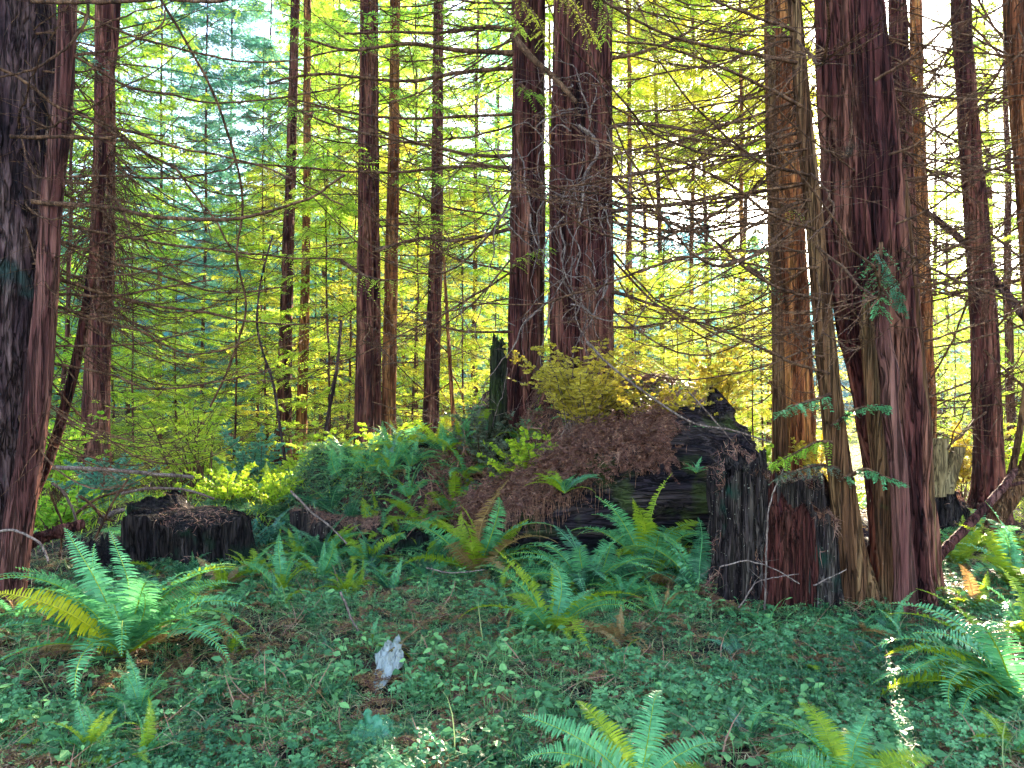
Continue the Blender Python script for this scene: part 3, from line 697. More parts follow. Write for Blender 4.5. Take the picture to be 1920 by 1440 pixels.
def plant(k, zone, px, Y, s=1.0, seed=0):
    src = PR[k]
    if k in used: o = copy_tree(src)
    else: o = src; used.add(k)
    x = (px - CX) * Y / F; rng = R_(seed + 999)
    o.location = (x, Y, float(gz(x, Y)) - .05); o.rotation_euler = (rng.normal(0, .02), rng.normal(0, .02), rng.uniform(0, 6.28)); o.scale = (s, s, s)
    lab, grp = LAB[zone]; kind = "young conifer" if k < 3 else "conifer"
    tag(o, lab, kind, grp)
FILL = [
    # kind, zone, px, Y, scale
    (0, 'a', 250, 15, .55), (0, 'a', 330, 17, .5), (0, 'a', 440, 16, .6), (2, 'a', 120, 15, 1.0), (1, 'a', 500, 19, .7), (2, 'a', 210, 19, .7), (2, 'a', 40, 18, 1.2), (0, 'a', 290, 23, .8), (0, 'a', 480, 23, .9),
    (0, 'b', 620, 16, .7), (1, 'b', 650, 20, .8), (0, 'b', 770, 19, .8), (1, 'b', 870, 17, .6), (0, 'b', 895, 21, .9), (0, 'b', 590, 22, .7), (1, 'b', 740, 23, .9), (0, 'b', 920, 20, .6),
    (1, 'c', 1200, 15, .40), (1, 'c', 1280, 14, .34), (0, 'c', 1240, 19, .55), (0, 'c', 1430, 19, .6), (0, 'c', 1330, 21, .62), (0, 'c', 1190, 21, .6), (1, 'c', 1290, 17.5, .45), (1, 'c', 1410, 14, .35), (1, 'c', 1380, 24, .6), (0, 'c', 1270, 24, .65), (1, 'c', 1450, 22, .55),
    (1, 'd', 1560, 17, .32), (0, 'd', 1790, 15.5, .42), (1, 'd', 1700, 19, .3), (0, 'd', 1900, 18, .4), (0, 'd', 1640, 22, .35), (1, 'd', 1930, 22, .6), (9, 'd', 1860, 20, .8), (9, 'd', 1900, 16, .8), (7, 'd', 1470, 24, .9),
    (6, 'e', 80, 26, .9), (8, 'e', 180, 26, .9), (8, 'e', 300, 29, .8), (6, 'e', 480, 28, .6), (8, 'e', 640, 28, .85), (8, 'e', 780, 28, .8), (6, 'e', 880, 31, .5), (6, 'e', 240, 34, .9), (6, 'e', 430, 36, .7), (8, 'e', 560, 36, 1.0), (5, 'e', 700, 36, .7), (6, 'e', 110, 36, 1.0), (4, 'e', 20, 31, 1.0), (5, 'e', 830, 40, .65), (6, 'e', -60, 24, 1.), (4, 'g', -260, 20, .9), (3, 'g', -420, 25, .9), (6, 'g', -560, 18, .8), (2, 'g', -330, 14, 1.0), (0, 'g', -700, 15, 1.1), (2, 'g', -900, 11, .9), (4, 'g', -1300, 13, .8), (3, 'h', 2120, 22, .8), (9, 'h', 2260, 17, .9), (4, 'h', 2450, 22, .8), (0, 'h', 2350, 13, .9), (2, 'h', 2700, 14, 1.0), (6, 'h', 3100, 16, .8), (6, 'e', 620, 42, .95), (6, 'e', 430, 40, 1.15), (6, 'e', 500, 46, 1.25), (6, 'e', 380, 31, .85), (6, 'e', 570, 45, 1.2), (6, 'e', 700, 46, 1.2), (6, 'e', 800, 44, 1.15), (6, 'e', 910, 44, 1.2), (8, 'e', 885, 27, .95), (6, 'e', 940, 34, 1.0), (8, 'e', 600, 31, .9), (6, 'e', 330, 44, 1.1), (3, 'e', 760, 40, 1.0),
    (7, 'f', 1190, 25, .95), (7, 'f', 1300, 30, 1.05), (7, 'f', 1400, 26, .95), (8, 'f', 1440, 33, 1.1), (9, 'f', 1770, 30, .7), (9, 'f', 1840, 32, 1.0), (9, 'f', 1960, 26, 1.0), (8, 'f', 1200, 38, 1.2), (8, 'f', 1245, 27, 1.0), (8, 'f', 1330, 36, 1.2), (7, 'f', 1170, 32, 1.1), (9, 'f', 1760, 36, 1.1), (8, 'f', 1380, 37, 1.25), (3, 'f', 1030, 30, 1.0), (5, 'f', 1120, 36, 1.0), (9, 'f', 1700, 40, 1.3), (9, 'f', 1880, 28, 1.1), (3, 'f', 1830, 44, 1.0), (3, 'f', 1350, 50, .7),
]
for k, f in enumerate(FILL): plant(*f, seed=k)

# ------------------------------------------------------------------ far wood on the hill (reads as one mass)
def far_forest():
    rng = R_(77); N = 760
    ang = rng.uniform(-1.4, 1.4, N); Y = rng.uniform(50, 150, N) ** 1.0; X = Y * np.tan(ang * .78)
    Zb = gz(X, Y); hh = rng.uniform(9, 17, N) * (1 - .35 * sm(0, .5, X / Y))
    g = Geo(); nlf = 470
    u = rng.uniform(0, 1, (N, nlf)) ** .9; az = rng.uniform(0, 6.283, (N, nlf))
    tier = np.round(u * 16) / 16 + rng.normal(0, .008, u.shape)
    Rr = (hh[:, None] * .21) * (1 - u) ** .8 * np.sqrt(rng.uniform(.05, 1, u.shape)) * (.7 + .3 * np.sin(az * 3 + np.arange(N)[:, None]))
    c = np.stack([X[:, None] + Rr * np.cos(az), Y[:, None] + Rr * np.sin(az), Zb[:, None] + hh[:, None] * (.06 + .94 * tier) - .25 * Rr], -1)
    a = nrm(np.stack([np.cos(az), np.sin(az), rng.normal(-.3, .3, az.shape)], -1)); b = nrm(np.cross(a, rng.normal(0, 1, a.shape)))
    L = rng.uniform(.35, .8, u.shape)[..., None]; W = L * .4
    v = np.stack([c, c + a * L * .5 + b * W * .5, c + a * L, c + a * L * .5 - b * W * .5], -2).reshape(-1, 3)
    tn = np.repeat(np.clip(rng.uniform(.0, .9, (N, 1)) * .7 + rng.uniform(0, .3, u.shape), 0, 1).ravel(), 4)
    g.add(v, np.arange(len(v)).reshape(-1, 4), tn)
    p = np.stack([np.stack([X, Y, Zb - .5], -1), np.stack([X, Y, Zb + hh * .95], -1)], 1)
    V, Q = tubes(p, np.stack([hh * .015, hh * .002], 1), 5); g.add(V, Q, .5, 1)
    o = g.obj("far_forest", [M['leaf_far'], M['deadwood']]); tag(o, "blue-green wooded hillside seen through gaps between the trees", "forest", kind='stuff')
far_forest()
# ------------------------------------------------------------------ rotting logs, stumps and fallen wood
def log_geo(path, rad, seed, nseg=120, amp=.05, sq=.8, grain=1.2, fr=9):
    """Thick rotting log; path runs along x. Furrowed lengthwise, broken ends."""
    n = len(path); th = np.linspace(0, 2 * PI, nseg, endpoint=False)[None]; c, s = np.cos(th), np.sin(th)
    x = path[:, 0:1]; R0 = rad[:, None]
    n1 = vn(x * grain, c * R0 * fr, s * R0 * fr, seed); n2 = vn(x * grain * 3, c * R0 * fr * 3, s * R0 * fr * 3, seed + 1); n3 = fbm(x * 1.7, c * 1.6, s * 1.6, seed + 2)
    R = R0 * (1 + .6 * (n3 - .5)) + amp * (np.abs(2 * n1 - 1) ** .6 - .5) + amp * .5 * (n2 - .5)
    V = np.stack([path[:, 0:1] + amp * 1.2 * (n2 - .5) + 0 * R, path[:, 1:2] - R * c, path[:, 2:3] + R * s * sq], -1)
    Q = ring_grid(n, nseg)
    caps = []
    V = V.reshape(-1, 3)
    for row, ctr in ((0, path[0]), (n - 1, path[-1])):
        k = len(V); V = np.vstack([V, ctr + np.array([(.1 if row == 0 else -.1), 0, 0])])
        ids = row * nseg + np.arange(nseg); nx = np.roll(ids, -1)
        caps.append(np.stack([ids, nx, np.full(nseg, k), np.full(nseg, k)], -1)[:, :4])
    # quads with a doubled centre are degenerate: use pairs of rim segments instead
    qc = []
    for row, k in ((0, n * nseg), (n - 1, n * nseg + 1)):
        ids = row * nseg + np.arange(0, nseg, 2); qc.append(np.stack([ids, ids + 1, row * nseg + (np.arange(0, nseg, 2) + 2) % nseg, np.full(nseg // 2, k)], -1))
    return V, np.vstack([Q] + qc)

def stump_geo(cx, cy_, rx, ry, zb, topf, seed, nseg=160, nz=50, amp=.03, fr=16, flare=.2, fz=1.0, lobes=.15, jag=1.0):
    """Upright stump with a ragged hollowed top; topf(x, theta) gives the rim height."""
    th = np.linspace(0, 2 * PI, nseg, endpoint=False); c, s = np.cos(th), np.sin(th)
    zt = topf(cx + rx * c, th) + jag * (.34 * (fbm(c * 2.2, s * 2.2, 0, seed + 14) - .5) + .10 * (vn(c * 9, s * 9, 0, seed + 4) - .5) + .05 * (vn(c * 22, s * 22, 0, seed + 6) - .5))
    f = np.linspace(0, 1, nz)[:, None]; z = zb + (zt - zb)[None] * f
    n1 = vn(c * rx * fr, s * ry * fr, z * fz, seed); n2 = vn(c * rx * fr * 2.6, s * ry * fr * 2.6, z * fz * 2.5, seed + 1); n3 = vn(c * rx * fr * 5, s * ry * fr * 5, z * 9, seed + 2)
    d = amp * (1.6 * (np.abs(2 * n1 - 1) ** .6 - .5) + .8 * (np.abs(2 * n2 - 1) - .5) + .4 * (n3 - .5))
    k = 1 + flare * (1 - f) ** 2 + lobes * (vn(c * 1.8, s * 1.8, z * .6, seed + 3) - .5) * 2
    V = [np.stack([cx + (rx * k + d) * c, cy_ + (ry * k + d) * s, z], -1)]
    # inward top: uneven fill
    for q, dz in ((.93, -.01), (.8, .0), (.6, .01), (.3, .02), (.04, .02)):
        kk = k[-1] * q; zz = zt * q ** 1.5 + (zt.mean()) * (1 - q ** 1.5) + dz + .05 * (vn(c * 6 * q + 3, s * 6 * q, 0, seed + 8) - .5)
        V.append(np.stack([cx + rx * kk * c, cy_ + ry * kk * s, zz], -1)[None])
    V = np.concatenate(V, 0); return V.reshape(-1, 3), ring_grid(len(V), nseg)

def thing_mesh(name, V, Q, mats, label, cat, smooth=True, kind=None, group=None):
    base = np.array([V[:, 0].mean(), V[:, 1].mean(), V[:, 2].min()])
    g = Geo(); g.add(V - base, Q); o = g.obj(name, mats, None, smooth); o.location = base
    tag(o, label, cat, group, kind); return o

SURF = []                                            # (V, Q, keep function) for litter that lies on wood
# great rotting log across the mound
a = np.array([(-.42, 7.50, .26, .34), (.10, 7.50, .40, .44), (.65, 7.52, .58, .56), (1.15, 7.55, .72, .64), (1.65, 7.6, .76, .67), (2.05, 7.68, .72, .66), (2.38, 7.75, .66, .60)])
lp = smooth_path(a, 210); V, Q = log_geo(lp[:, :3], lp[:, 3], 301, 190, .055, .98)
lg = empty("rotting_log", (.9, 7.6, 0)); tag(lg, "huge dark rotting log under the needle mound, pointed splinter standing at its upper end", "log")
off = np.array(lg.location); g = Geo(); g.add(V - off, Q); g.obj("log_body", [M['rotwood']], lg, True); SURF.append((V, Q, 'log'))
# standing splinter
th = np.linspace(0, 2 * PI, 60, endpoint=False)[None]; f = np.linspace(0, 1, 50)[:, None]
sx = 2.02 + .14 * (1 - f) ** 1.0 + .0 * f; zc = 1.0 + .66 * f
hw = (.22 * (1 - f) ** .8 + .04) * (1 + .7 * (vn(np.cos(th) * 2, np.sin(th) * 2, f * 9, 5) - .5)); dp = .14 * (1 - .6 * f)
dd_ = .06 * (np.abs(2 * vn(np.cos(th) * 4, np.sin(th) * 4, f * 1.5, 9) - 1) - .5)
V = np.stack([sx - .02 + (hw + dd_) * np.cos(th), 7.62 + (dp + dd_) * np.sin(th) + 0 * f, zc + 0 * th + .05 * (vn(np.cos(th) * 5, 0, 0, 3) - .5)], -1).reshape(-1, 3)
g = Geo(); g.add(V - off, ring_grid(50, 60)); g.obj("splinter", [M['rotwood']], lg, True)

# stump at the big trunk
def top_r(x, th):
    return np.interp(x, [1.55, 1.65, 1.88, 1.94, 2.2, 2.35, 2.5], [1.00, 1.06, 1.04, .98, .90, .82, .78])
st_ = empty("ridged_stump", (1.95, 5.95, 0)); tag(st_, "broad weathered stump with deep vertical ridges and a reddish hollow front, beside the biggest trunk", "stump")
off = np.array(st_.location)
V, Q = stump_geo(2.08, 6.02, .46, .47, -.12, top_r, 311, 320, 90, .055, 13, .22, lobes=.22, jag=1.6); g = Geo(); g.add(V - off, Q); g.obj("stump_wood", [M['stumpwood']], st_, True); SURF.append((V, Q, 'stump'))
V, Q = stump_geo(1.74, 5.72, .15, .13, -.1, lambda x, th: 1.05 + 0 * th, 313, 160, 80, .045, 22, .35, lobes=.35, jag=1.8); g = Geo(); g.add(V - off, Q); g.obj("ridge", [M['stumpwood']], st_, True)
V, Q = stump_geo(2.03, 5.52, .19, .12, -.05, lambda x, th: .80 + .0 * x, 314, 140, 70, .035, 18, .2, lobes=.3, jag=2.2); g = Geo(); g.add(V - off, Q); g.obj("heartwood", [M['stumpred']], st_, True)
V, Q = stump_geo(2.24, 5.58, .19, .15, -.1, lambda x, th: .70 - .25 * (x - 2.2), 315, 160, 70, .035, 18, .3, lobes=.3); g = Geo(); g.add(V - off, Q); g.obj("ridge", [M['stumpwood']], st_, True); SURF.append((V, Q, 'stump'))

# low flat stump on the left
def top_l(x, th): return np.interp(x, [-3.6, -3.25, -3.15, -2.6], [.60, .54, .44, .46]) + .07 * np.sin(th)
sl = empty("flat_stump", (-3.1, 7.2, 0)); tag(sl, "low black flat-topped stump with a cap of red needles, behind the largest fern", "stump"); off = np.array(sl.location)
V, Q = stump_geo(-3.08, 7.15, .50, .42, -.2, top_l, 321, 260, 60, .075, 7, .3, lobes=.6, jag=.5); g = Geo(); g.add(V - off, Q); g.obj("stump_wood", [M['stumpdark']], sl, True); SURF.append((V, Q, 'lowstump'))
V, Q = stump_geo(-3.62, 6.85, .26, .22, -.2, lambda x, th: .22 + 0 * th, 322, 120, 40, .03, 9, .2, lobes=.25); g = Geo(); g.add(V - off, Q); g.obj("root_knob", [M['stumpdark']], sl, True)

# ridged stump in the bank, fern covered
sb = empty("bank_stump", (-1.62, 7.55, 0)); tag(sb, "purple-brown ridged stump half buried in the fern bank", "stump"); off = np.array(sb.location)
V, Q = stump_geo(-1.62, 7.75, .50, .36, -.15, lambda x, th: .36 + .10 * np.sin(x * 5), 331, 220, 50, .05, 11, .3, lobes=.35, jag=.6); g = Geo(); g.add(V - off, Q); g.obj("stump_wood", [M['stumpwood']], sb, True); SURF.append((V, Q, 'stump'))
V, Q = stump_geo(-.95, 7.75, .34, .3, -.15, lambda x, th: .24 + 0 * x, 332, 140, 50, .04, 11, .3, lobes=.3, jag=.6); g = Geo(); g.add(V - off, Q); g.obj("root_knob", [M['stumpdark']], sb, True)
# dark log on the bank
a = np.array([(-1.35, 8.9, .82, .12), (-1.0, 8.8, .98, .17), (-.6, 8.75, 1.0, .20), (-.3, 8.7, .9, .22)]); lp = smooth_path(a, 90)
V, Q = log_geo(lp[:, :3], lp[:, 3], 341, 80, .035); thing_mesh("rotting_log", V, Q, [M['rotwood']], "short black rotting log on top of the fern bank, left of the mossy snag", "log")
# mossy snag beside the twin trunks
V, Q = stump_geo(-.15, 8.5, .105, .08, .55, lambda x, th: np.interp(x, [-.32, -.2, -.1, 0.02], [1.95, 2.17, 2.2, 2.02]), 351, 90, 70, .02, 18, .25)
thing_mesh("mossy_snag", V, Q, [M['mosswood']], "narrow mossy broken snag standing against the narrower giant trunk", "snag")
# broken stump behind the biggest trunk
bs = empty("broken_stump", (4.6, 8.4, 0)); tag(bs, "broken stump with leaning split planks behind the biggest trunk's right side", "stump"); off = np.array(bs.location)
V, Q = stump_geo(4.62, 8.5, .42, .36, -.1, lambda x, th: .55 - .35 * (x - 4.6), 361, 160, 50, .04, 12, .3); g = Geo(); g.add(V - off, Q); g.obj("stump_wood", [M['stumpdark']], bs, True); SURF.append((V, Q, 'stump'))
for k, (b, t, w) in enumerate([((1768, 925), (1796, 838), 26), ((1752, 930), (1760, 822), 34), ((1738, 900), (1740, 790), 16)]):
    pb, pt = P(*b, 8.2), P(*t, 8.25); pp = smooth_path([pb, pt], 20); V, Q = trunk_geo(pp, np.full(20, w * 8.2 / F / 2), 370 + k, 18, .012, 20, 1, 0, .3, .15); g = Geo(); g.add(V - off, Q); g.obj("split_plank", [M['cutwood']], bs, True)

def fallen(name, label, pts, Y0, Y1, w0, w1, seed, mat='deadwood', twigs=3, cat="fallen branch", group=None, twl=.3):
    m = len(pts); a = np.array([P(x, y, Y0 + (Y1 - Y0) * i / (m - 1)) for i, (x, y) in enumerate(pts)])
    root_loc = a[0]
    class R0: location = tuple(root_loc)
    o, p = px_branch(R0, pts, Y0, Y1, w0, w1, seed, mat, twigs, name, twl) if False else (None, None)
    rng = R_(seed); n = 10 * m; p = smooth_path(a, n) + np.cumsum(rng.normal(0, .0015, (n, 3)), 0)
    r = np.linspace(w0 * Y0 / F / 2, w1 * Y1 / F / 2, n) * (1 + .07 * rng.normal(0, 1, n))
    g = Geo(); V, Q = tubes(p - root_loc, r, 9); g.add(V, Q)
    for j in range(twigs):
        i = int(rng.uniform(.15, .9) * (n - 1)); d = nrm(p[min(i + 1, n - 1)] - p[i - 1]); tt = np.linspace(0, 1, 7)[:, None]
        ln = rng.uniform(.3, 1) * twl; dv = nrm(d * .7 + rng.normal(0, .6, 3)); V, Q = tubes(p[i] - root_loc + dv * ln * tt + rng.normal(0, .15, 3) * ln * tt ** 2, r[i] * .4 * (1 - .6 * tt[:, 0]), 4); g.add(V, Q)
    o = g.obj(name, [M[mat]], None, True); o.location = root_loc; tag(o, label, cat, group); return o
fallen("fallen_branch", "long bare pole lying level across the brush behind the low flat stump", [(88, 876), (180, 879), (270, 886), (365, 894)], 8.3, 8.6, 9, 7, 401, 'palewood')
fallen("fallen_branch", "thick broken pinkish branch stub beside the foot of the massive left-edge trunk", [(40, 1022), (90, 1003), (128, 992), (156, 984)], 6.3, 6.6, 26, 19, 402, 'smoothbark')
fallen("fallen_branch", "drooping thin dead branch curving over the massive left-edge trunk's foot", [(-20, 1000), (20, 992), (60, 1010), (78, 1030), (86, 1052)], 5.4, 5.2, 5, 4, 403, 'palewood', 1)
fallen("fallen_branch", "bare stick slanting up from the brush pile toward the long level pole", [(178, 1010), (205, 950), (222, 920), (236, 898)], 7.2, 7.4, 5, 4, 404, 'deadwood', 1)
for k, (pts, w, lab) in enumerate([([(98, 906), (120, 922), (134, 950), (146, 980)], 6, "stick curving down at the brush pile's edge, nearest the massive left-edge trunk"),
    ([(96, 928), (104, 950), (118, 985), (116, 1050)], 5, "upright snapped stick standing over the pinkish branch stub"),
    ([(150, 930), (178, 950), (196, 968), (215, 975)], 6, "short stick sloping right through the brush pile toward the flat stump"),
    ([(140, 965), (165, 945), (200, 930), (245, 922)], 6, "grey stick crossing low behind the brush pile"),
    ([(228, 926), (290, 916), (350, 920), (402, 938)], 6, "arched thin fallen branch resting above the flat stump's needle cap"),
    ([(185, 975), (200, 968), (215, 960), (228, 958)], 12, "short pale log end beside the flat stump's upper corner")]):
    fallen("fallen_branch", lab, pts, 7.0 + .1 * k, 7.2 + .1 * k, w, w * .7, 410 + k, 'palewood' if k in (4, 5, 0) else 'deadwood', 2)
fallen("leaning_branch", "pale bare leaning branch reaching from the biggest trunk's foot up to the picture's right edge", [(1746, 1055), (1790, 1012), (1840, 958), (1880, 915), (1900, 880)], 6.1, 6.6, 20, 13, 420, 'smoothbark', 0)
fallen("leaning_branch", "thin pale side branch running level from the leaning branch's top to the right edge", [(1882, 912), (1900, 908), (1930, 902)], 6.55, 6.6, 8, 6, 421, 'smoothbark', 0)
fallen("bent_stem", "stout dark bent stem curving down beside the leaning branch's upper end", [(1945, 850), (1918, 900), (1888, 945), (1862, 985), (1850, 1010)], 7.6, 7.4, 40, 26, 422, 'brownbark', 0, "bent stem")
fallen("bent_stem", "thin dark upright sapling rising between the lone dark trunk and the right edge", [(1928, 690), (1912, 790), (1898, 870), (1884, 930)], 7.2, 7.2, 9, 16, 423, 'brownbark', 2, "bent stem")
fallen("leaning_branch", "thick grey dead limb slanting down behind the lone dark leaning trunk", [(1738, 398), (1800, 450), (1850, 510), (1890, 560), (1935, 620)], 10.4, 9.6, 12, 16, 424, 'greybark', 1)
for k, (pts, Y, w, mat, lab) in enumerate([
    ([(1290, 735), (1340, 790), (1380, 845), (1400, 900)], 7.0, 3, 'palewood', "thin bare twig crossing the dark face of the huge rotting log"),
    ([(1100, 640), (1150, 690), (1230, 750), (1300, 792), (1370, 805), (1440, 828)], 7.0, 5, 'palewood', "long thin bare twig arching over the golden shrub and the log's splinter"),
    ([(545, 920), (580, 955), (615, 985), (650, 1020)], 7.0, 5, 'palewood', "straight pale stick leaning on the fern bank"),
    ([(1432, 1150), (1436, 1050), (1440, 980), (1450, 930), (1470, 880)], 5.35, 4, 'palewood', "pale root climbing the ridged stump's reddish front"),
    ([(1350, 1062), (1400, 1055), (1450, 1068), (1500, 1098)], 5.3, 3, 'palewood', "thin pale root trailing across the ridged stump's base"),
    ([(1385, 1140), (1410, 1100), (1440, 1086), (1500, 1078)], 5.25, 3, 'palewood', "thin arching root at the foot of the ridged stump"),
    ([(1525, 1098), (1560, 1084), (1590, 1072)], 5.2, 3, 'palewood', "short straight twig leaning on the ridged stump's dark right part"),
    ([(638, 1110), (655, 1150), (672, 1185), (680, 1196)], 4.8, 5, 'palewood', "curved pale stick on the ground left of the white plastic"),
    ([(730, 1430), (800, 1396), (860, 1370), (930, 1350)], 3.5, 4, 'brownbark', "thin brown twig lying across the clover near the picture's bottom"),
    ([(940, 1372), (965, 1385), (985, 1410), (1000, 1440)], 3.4, 7, 'palewood', "dry curled pinkish stalk near the picture's bottom centre"),
    ([(800, 1065), (850, 1075), (905, 1070)], 6.2, 3, 'palewood', "level thin twig under the tall yellow-green fern")]):
    fallen("twig", lab, pts, Y, Y * .99, w, w * .6, 430 + k, mat, 2, "twig", twl=.18)

# pale vines tangled over the giant trunks
def vine(label, px, py, seed, n=8, spread=70, Y=8.3, w=4):
    rng = R_(seed); root = P(px, py, Y); g = Geo()
    for j in range(n):
        m = 26; d = rng.normal(0, 1, 3) * np.array([1, .15, 1.2]); q = np.array([rng.normal(0, spread * .006), rng.uniform(-.12, .05), rng.normal(0, .35)])
        pts = [q.copy()]; d = nrm(d)
        for i in range(m - 1):
            d = nrm(d + rng.normal(0, .24, 3) * np.array([1, .25, 1]) + np.array([-q[0] * .25, -q[1] * .8, -.22 - q[2] * .05]) * .5); q = q + d * .055; pts.append(q.copy())
        V, Q = tubes(np.array(pts), np.linspace(w * Y / F / 2, .0018, m) * rng.uniform(.35, 1), 4); g.add(V, Q)
        for s_ in range(5):
            i = int(rng.integers(4, m - 2)); dv = nrm(rng.normal(0, 1, 3) * np.array([1, .3, 1])); tt = np.linspace(0, 1, 6)[:, None]
            V, Q = tubes(pts[i] + dv * .22 * tt + rng.normal(0, .08, 3) * tt ** 2, .0022 * (1 - .5 * tt[:, 0]), 3); g.add(V, Q)
    o = g.obj("vine", [M['palewood']]); o.location = root; tag(o, label, "vine")
vine("pale leafless vine tangle hanging high on the wider giant trunk", 1100, 270, 1, 13)
vine("pale leafless vine tangle around the middle of the wider giant trunk", 1090, 420, 2, 15)
vine("pale vine twigs climbing the foot of the wider giant trunk", 1110, 560, 3, 13)
vine("bare twining twigs on the upper half of the narrower giant trunk", 990, 280, 4, 10)
vine("bare twining twigs over the lower half of the narrower giant trunk", 985, 590, 5, 10, Y=8.4)
fallen("vine", "thick pale twisted vine stem down the middle of the wider giant trunk", [(1085, 236), (1112, 258), (1118, 290), (1092, 330), (1088, 375), (1080, 420)], 8.25, 8.25, 7, 4, 440, 'palewood', 4, "vine")
fallen("vine", "long thin dangling vine crossing the open woods beyond the massive left-edge trunk", [(296, -10), (350, 80), (400, 170), (432, 260), (452, 330), (457, 400), (448, 480), (464, 560), (456, 620), (430, 700), (400, 762)], 7.0, 9.0, 5, 4, 441, 'deadwood', 3, "vine")
fallen("sapling", "slim crooked bare sapling beside the slender sunlit pair of trunks", [(512, 440), (490, 520), (482, 600), (492, 660), (512, 720), (524, 800), (535, 870)], 12, 12, 3, 6, 442, 'greybark', 6, "sapling", twl=.7)
fallen("sapling", "thin bare sapling between the slender pair and the touching pair of trunks", [(640, 600), (632, 690), (618, 760), (604, 850)], 13, 13, 5, 8, 443, 'greybark', 6, "sapling", twl=.8)
fallen("sapling", "thin straight reddish sapling right of the solitary brown trunk", [(832, 480), (838, 580), (846, 700), (852, 800)], 12.5, 12.5, 5, 9, 444, 'sunbark', 6, "sapling", twl=.8)

# ------------------------------------------------------------------ shrubs
def shrub(label, px, py, Y, w, h, mat, seed, nst=16, nlf=24, ll=.03, lw=.016, lean=0, stem=.006, stemmat='deadwood', tint=(.2, .9), arch=.5, name="shrub", tl=.16, nt=10, t0=.3, base=None, depth=.8):
    rng = R_(seed); b = P(px, py, Y)
    if base is None: b[2] = float(gz(b[0], b[1])) - .02
    root = empty(name, tuple(b)); tag(root, label, "shrub")
    n = 12; t = np.linspace(0, 1, n)[None]; az = rng.uniform(0, 2 * PI, nst)
    r = w * rng.uniform(.25, 1, nst); hh = h * rng.uniform(.5, 1.05, nst)
    x = (rng.normal(0, .08 * w, nst)[:, None]) + r[:, None] * np.cos(az)[:, None] * t ** 1.3 + lean * t ** 1.5; y = r[:, None] * depth * np.sin(az)[:, None] * t ** 1.3
    z = hh[:, None] * (t * (1 + arch) - arch * t ** 2.2)
    paths = np.stack([x, y, z], -1) + np.cumsum(rng.normal(0, .012 * h, (nst, n, 3)), 1) * t[..., None]
    g = Geo(); V, Q = tubes(paths, np.linspace(stem, stem * .25, n)[None] * rng.uniform(.6, 1.2, nst)[:, None], 4); g.add(V, Q)
    g.obj("stems", [M[stemmat]], root, True)
    g = Geo(); foliage(g, paths, nt, nlf // 4 + 2, tl * h, ll, lw, seed, t0, .1, tint, wood=1, flat=.9, wr=stem * .25)
    g.obj("foliage", [M[mat], M[stemmat]], root); return root
shrub("golden small-leaved shrub covering the mound's crest below the wider giant trunk", 1090, 745, 7.95, 1.0, 1.0, 'shrub_gold', 501, 90, 26, .028, .015, stemmat='palewood')
shrub("golden twiggy shrub right of the giant trunks on the mound's crest", 1230, 765, 8.0, .85, .80, 'shrub_gold', 502, 70, 26, .028, .015, stemmat='palewood')
shrub("yellow-green low shrub below the narrower giant trunk", 1000, 775, 7.75, .55, .80, 'shrub_green', 503, 44, 30, .034, .018, stemmat='palewood')
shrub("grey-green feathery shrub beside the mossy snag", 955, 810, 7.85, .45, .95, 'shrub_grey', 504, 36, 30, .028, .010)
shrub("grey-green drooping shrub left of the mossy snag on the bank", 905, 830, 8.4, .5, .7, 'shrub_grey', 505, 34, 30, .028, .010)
shrub("dry brown bush at the crest above the red needle slope", 1150, 775, 8.0, .55, .40, 'needles', 506, 26, 26, .03, .008)
shrub("fan of dark arching bare-based stems with thin foliage behind the low flat stump", 360, 880, 10.5, 1.3, 1.55, 'shrub_green', 507, 34, 20, .035, .016, lean=-.5, stem=.013, t0=.45, arch=.7)
shrub("dark blue-green bushy shrub behind the long level pole", 190, 870, 9.5, .8, .75, 'leaf_teal', 508, 30, 30, .04, .024)
shrub("yellow-green bush at the feet of the slender pair of trunks", 560, 880, 11.5, .8, .7, 'shrub_green', 509, 26, 30, .04, .02)
shrub("bright leafy shrub hiding the feet of the touching pair of trunks", 690, 860, 11.3, 1.0, 1.25, 'shrub_green', 510, 34, 30, .042, .022)
shrub("bright leafy shrub under the straight red trunk", 765, 850, 11.0, .8, 1.0, 'shrub_green', 511, 28, 30, .042, .022)
shrub("golden green shrub under the solitary brown trunk", 840, 840, 11.0, .7, .95, 'shrub_gold', 512, 26, 30, .042, .022)
shrub("loose yellow-green shrub between the slender pair and the touching pair", 625, 875, 10.6, .6, .9, 'leaf_yg', 513, 22, 30, .045, .018)
shrub("blue-green shrub left of the slender pair of trunks", 470, 880, 12, .9, 1.1, 'leaf_teal', 514, 28, 30, .04, .022)
shrub("green shrub under the vine-wrapped trunk", 110, 880, 10.5, .8, 1.3, 'leaf_green', 515, 26, 30, .04, .02)
shrub("golden shrub behind the pointed splinter of the log", 1345, 780, 9.3, .55, .9, 'shrub_gold', 516, 26, 28, .034, .018)
shrub("pale yellow-green shrub between the splinter and the orange trunk", 1420, 800, 9.5, .5, .75, 'shrub_green', 517, 24, 28, .034, .018)
shrub("sunlit yellow shrub behind the lone dark leaning trunk", 1800, 900, 12, .9, 1.2, 'shrub_gold', 518, 26, 28, .045, .024)
shrub("sunlit pale green shrub near the right edge behind the bent stem", 1905, 860, 12.5, 1.0, 1.2, 'shrub_green', 519, 26, 28, .045, .024)
shrub("small yellow bush by the broken stump's planks", 1812, 935, 9.0, .28, .35, 'shrub_gold', 520, 16, 24, .03, .018)
shrub("sunlit shrub seen between the slanting stem and the orange trunk", 1530, 860, 11, .5, 1.1, 'shrub_gold', 521, 20, 28, .035, .02)
shrub("low leafy brush filling the hollow behind the brush pile", 100, 960, 8.3, .7, .55, 'leaf_green', 522, 26, 26, .035, .018)
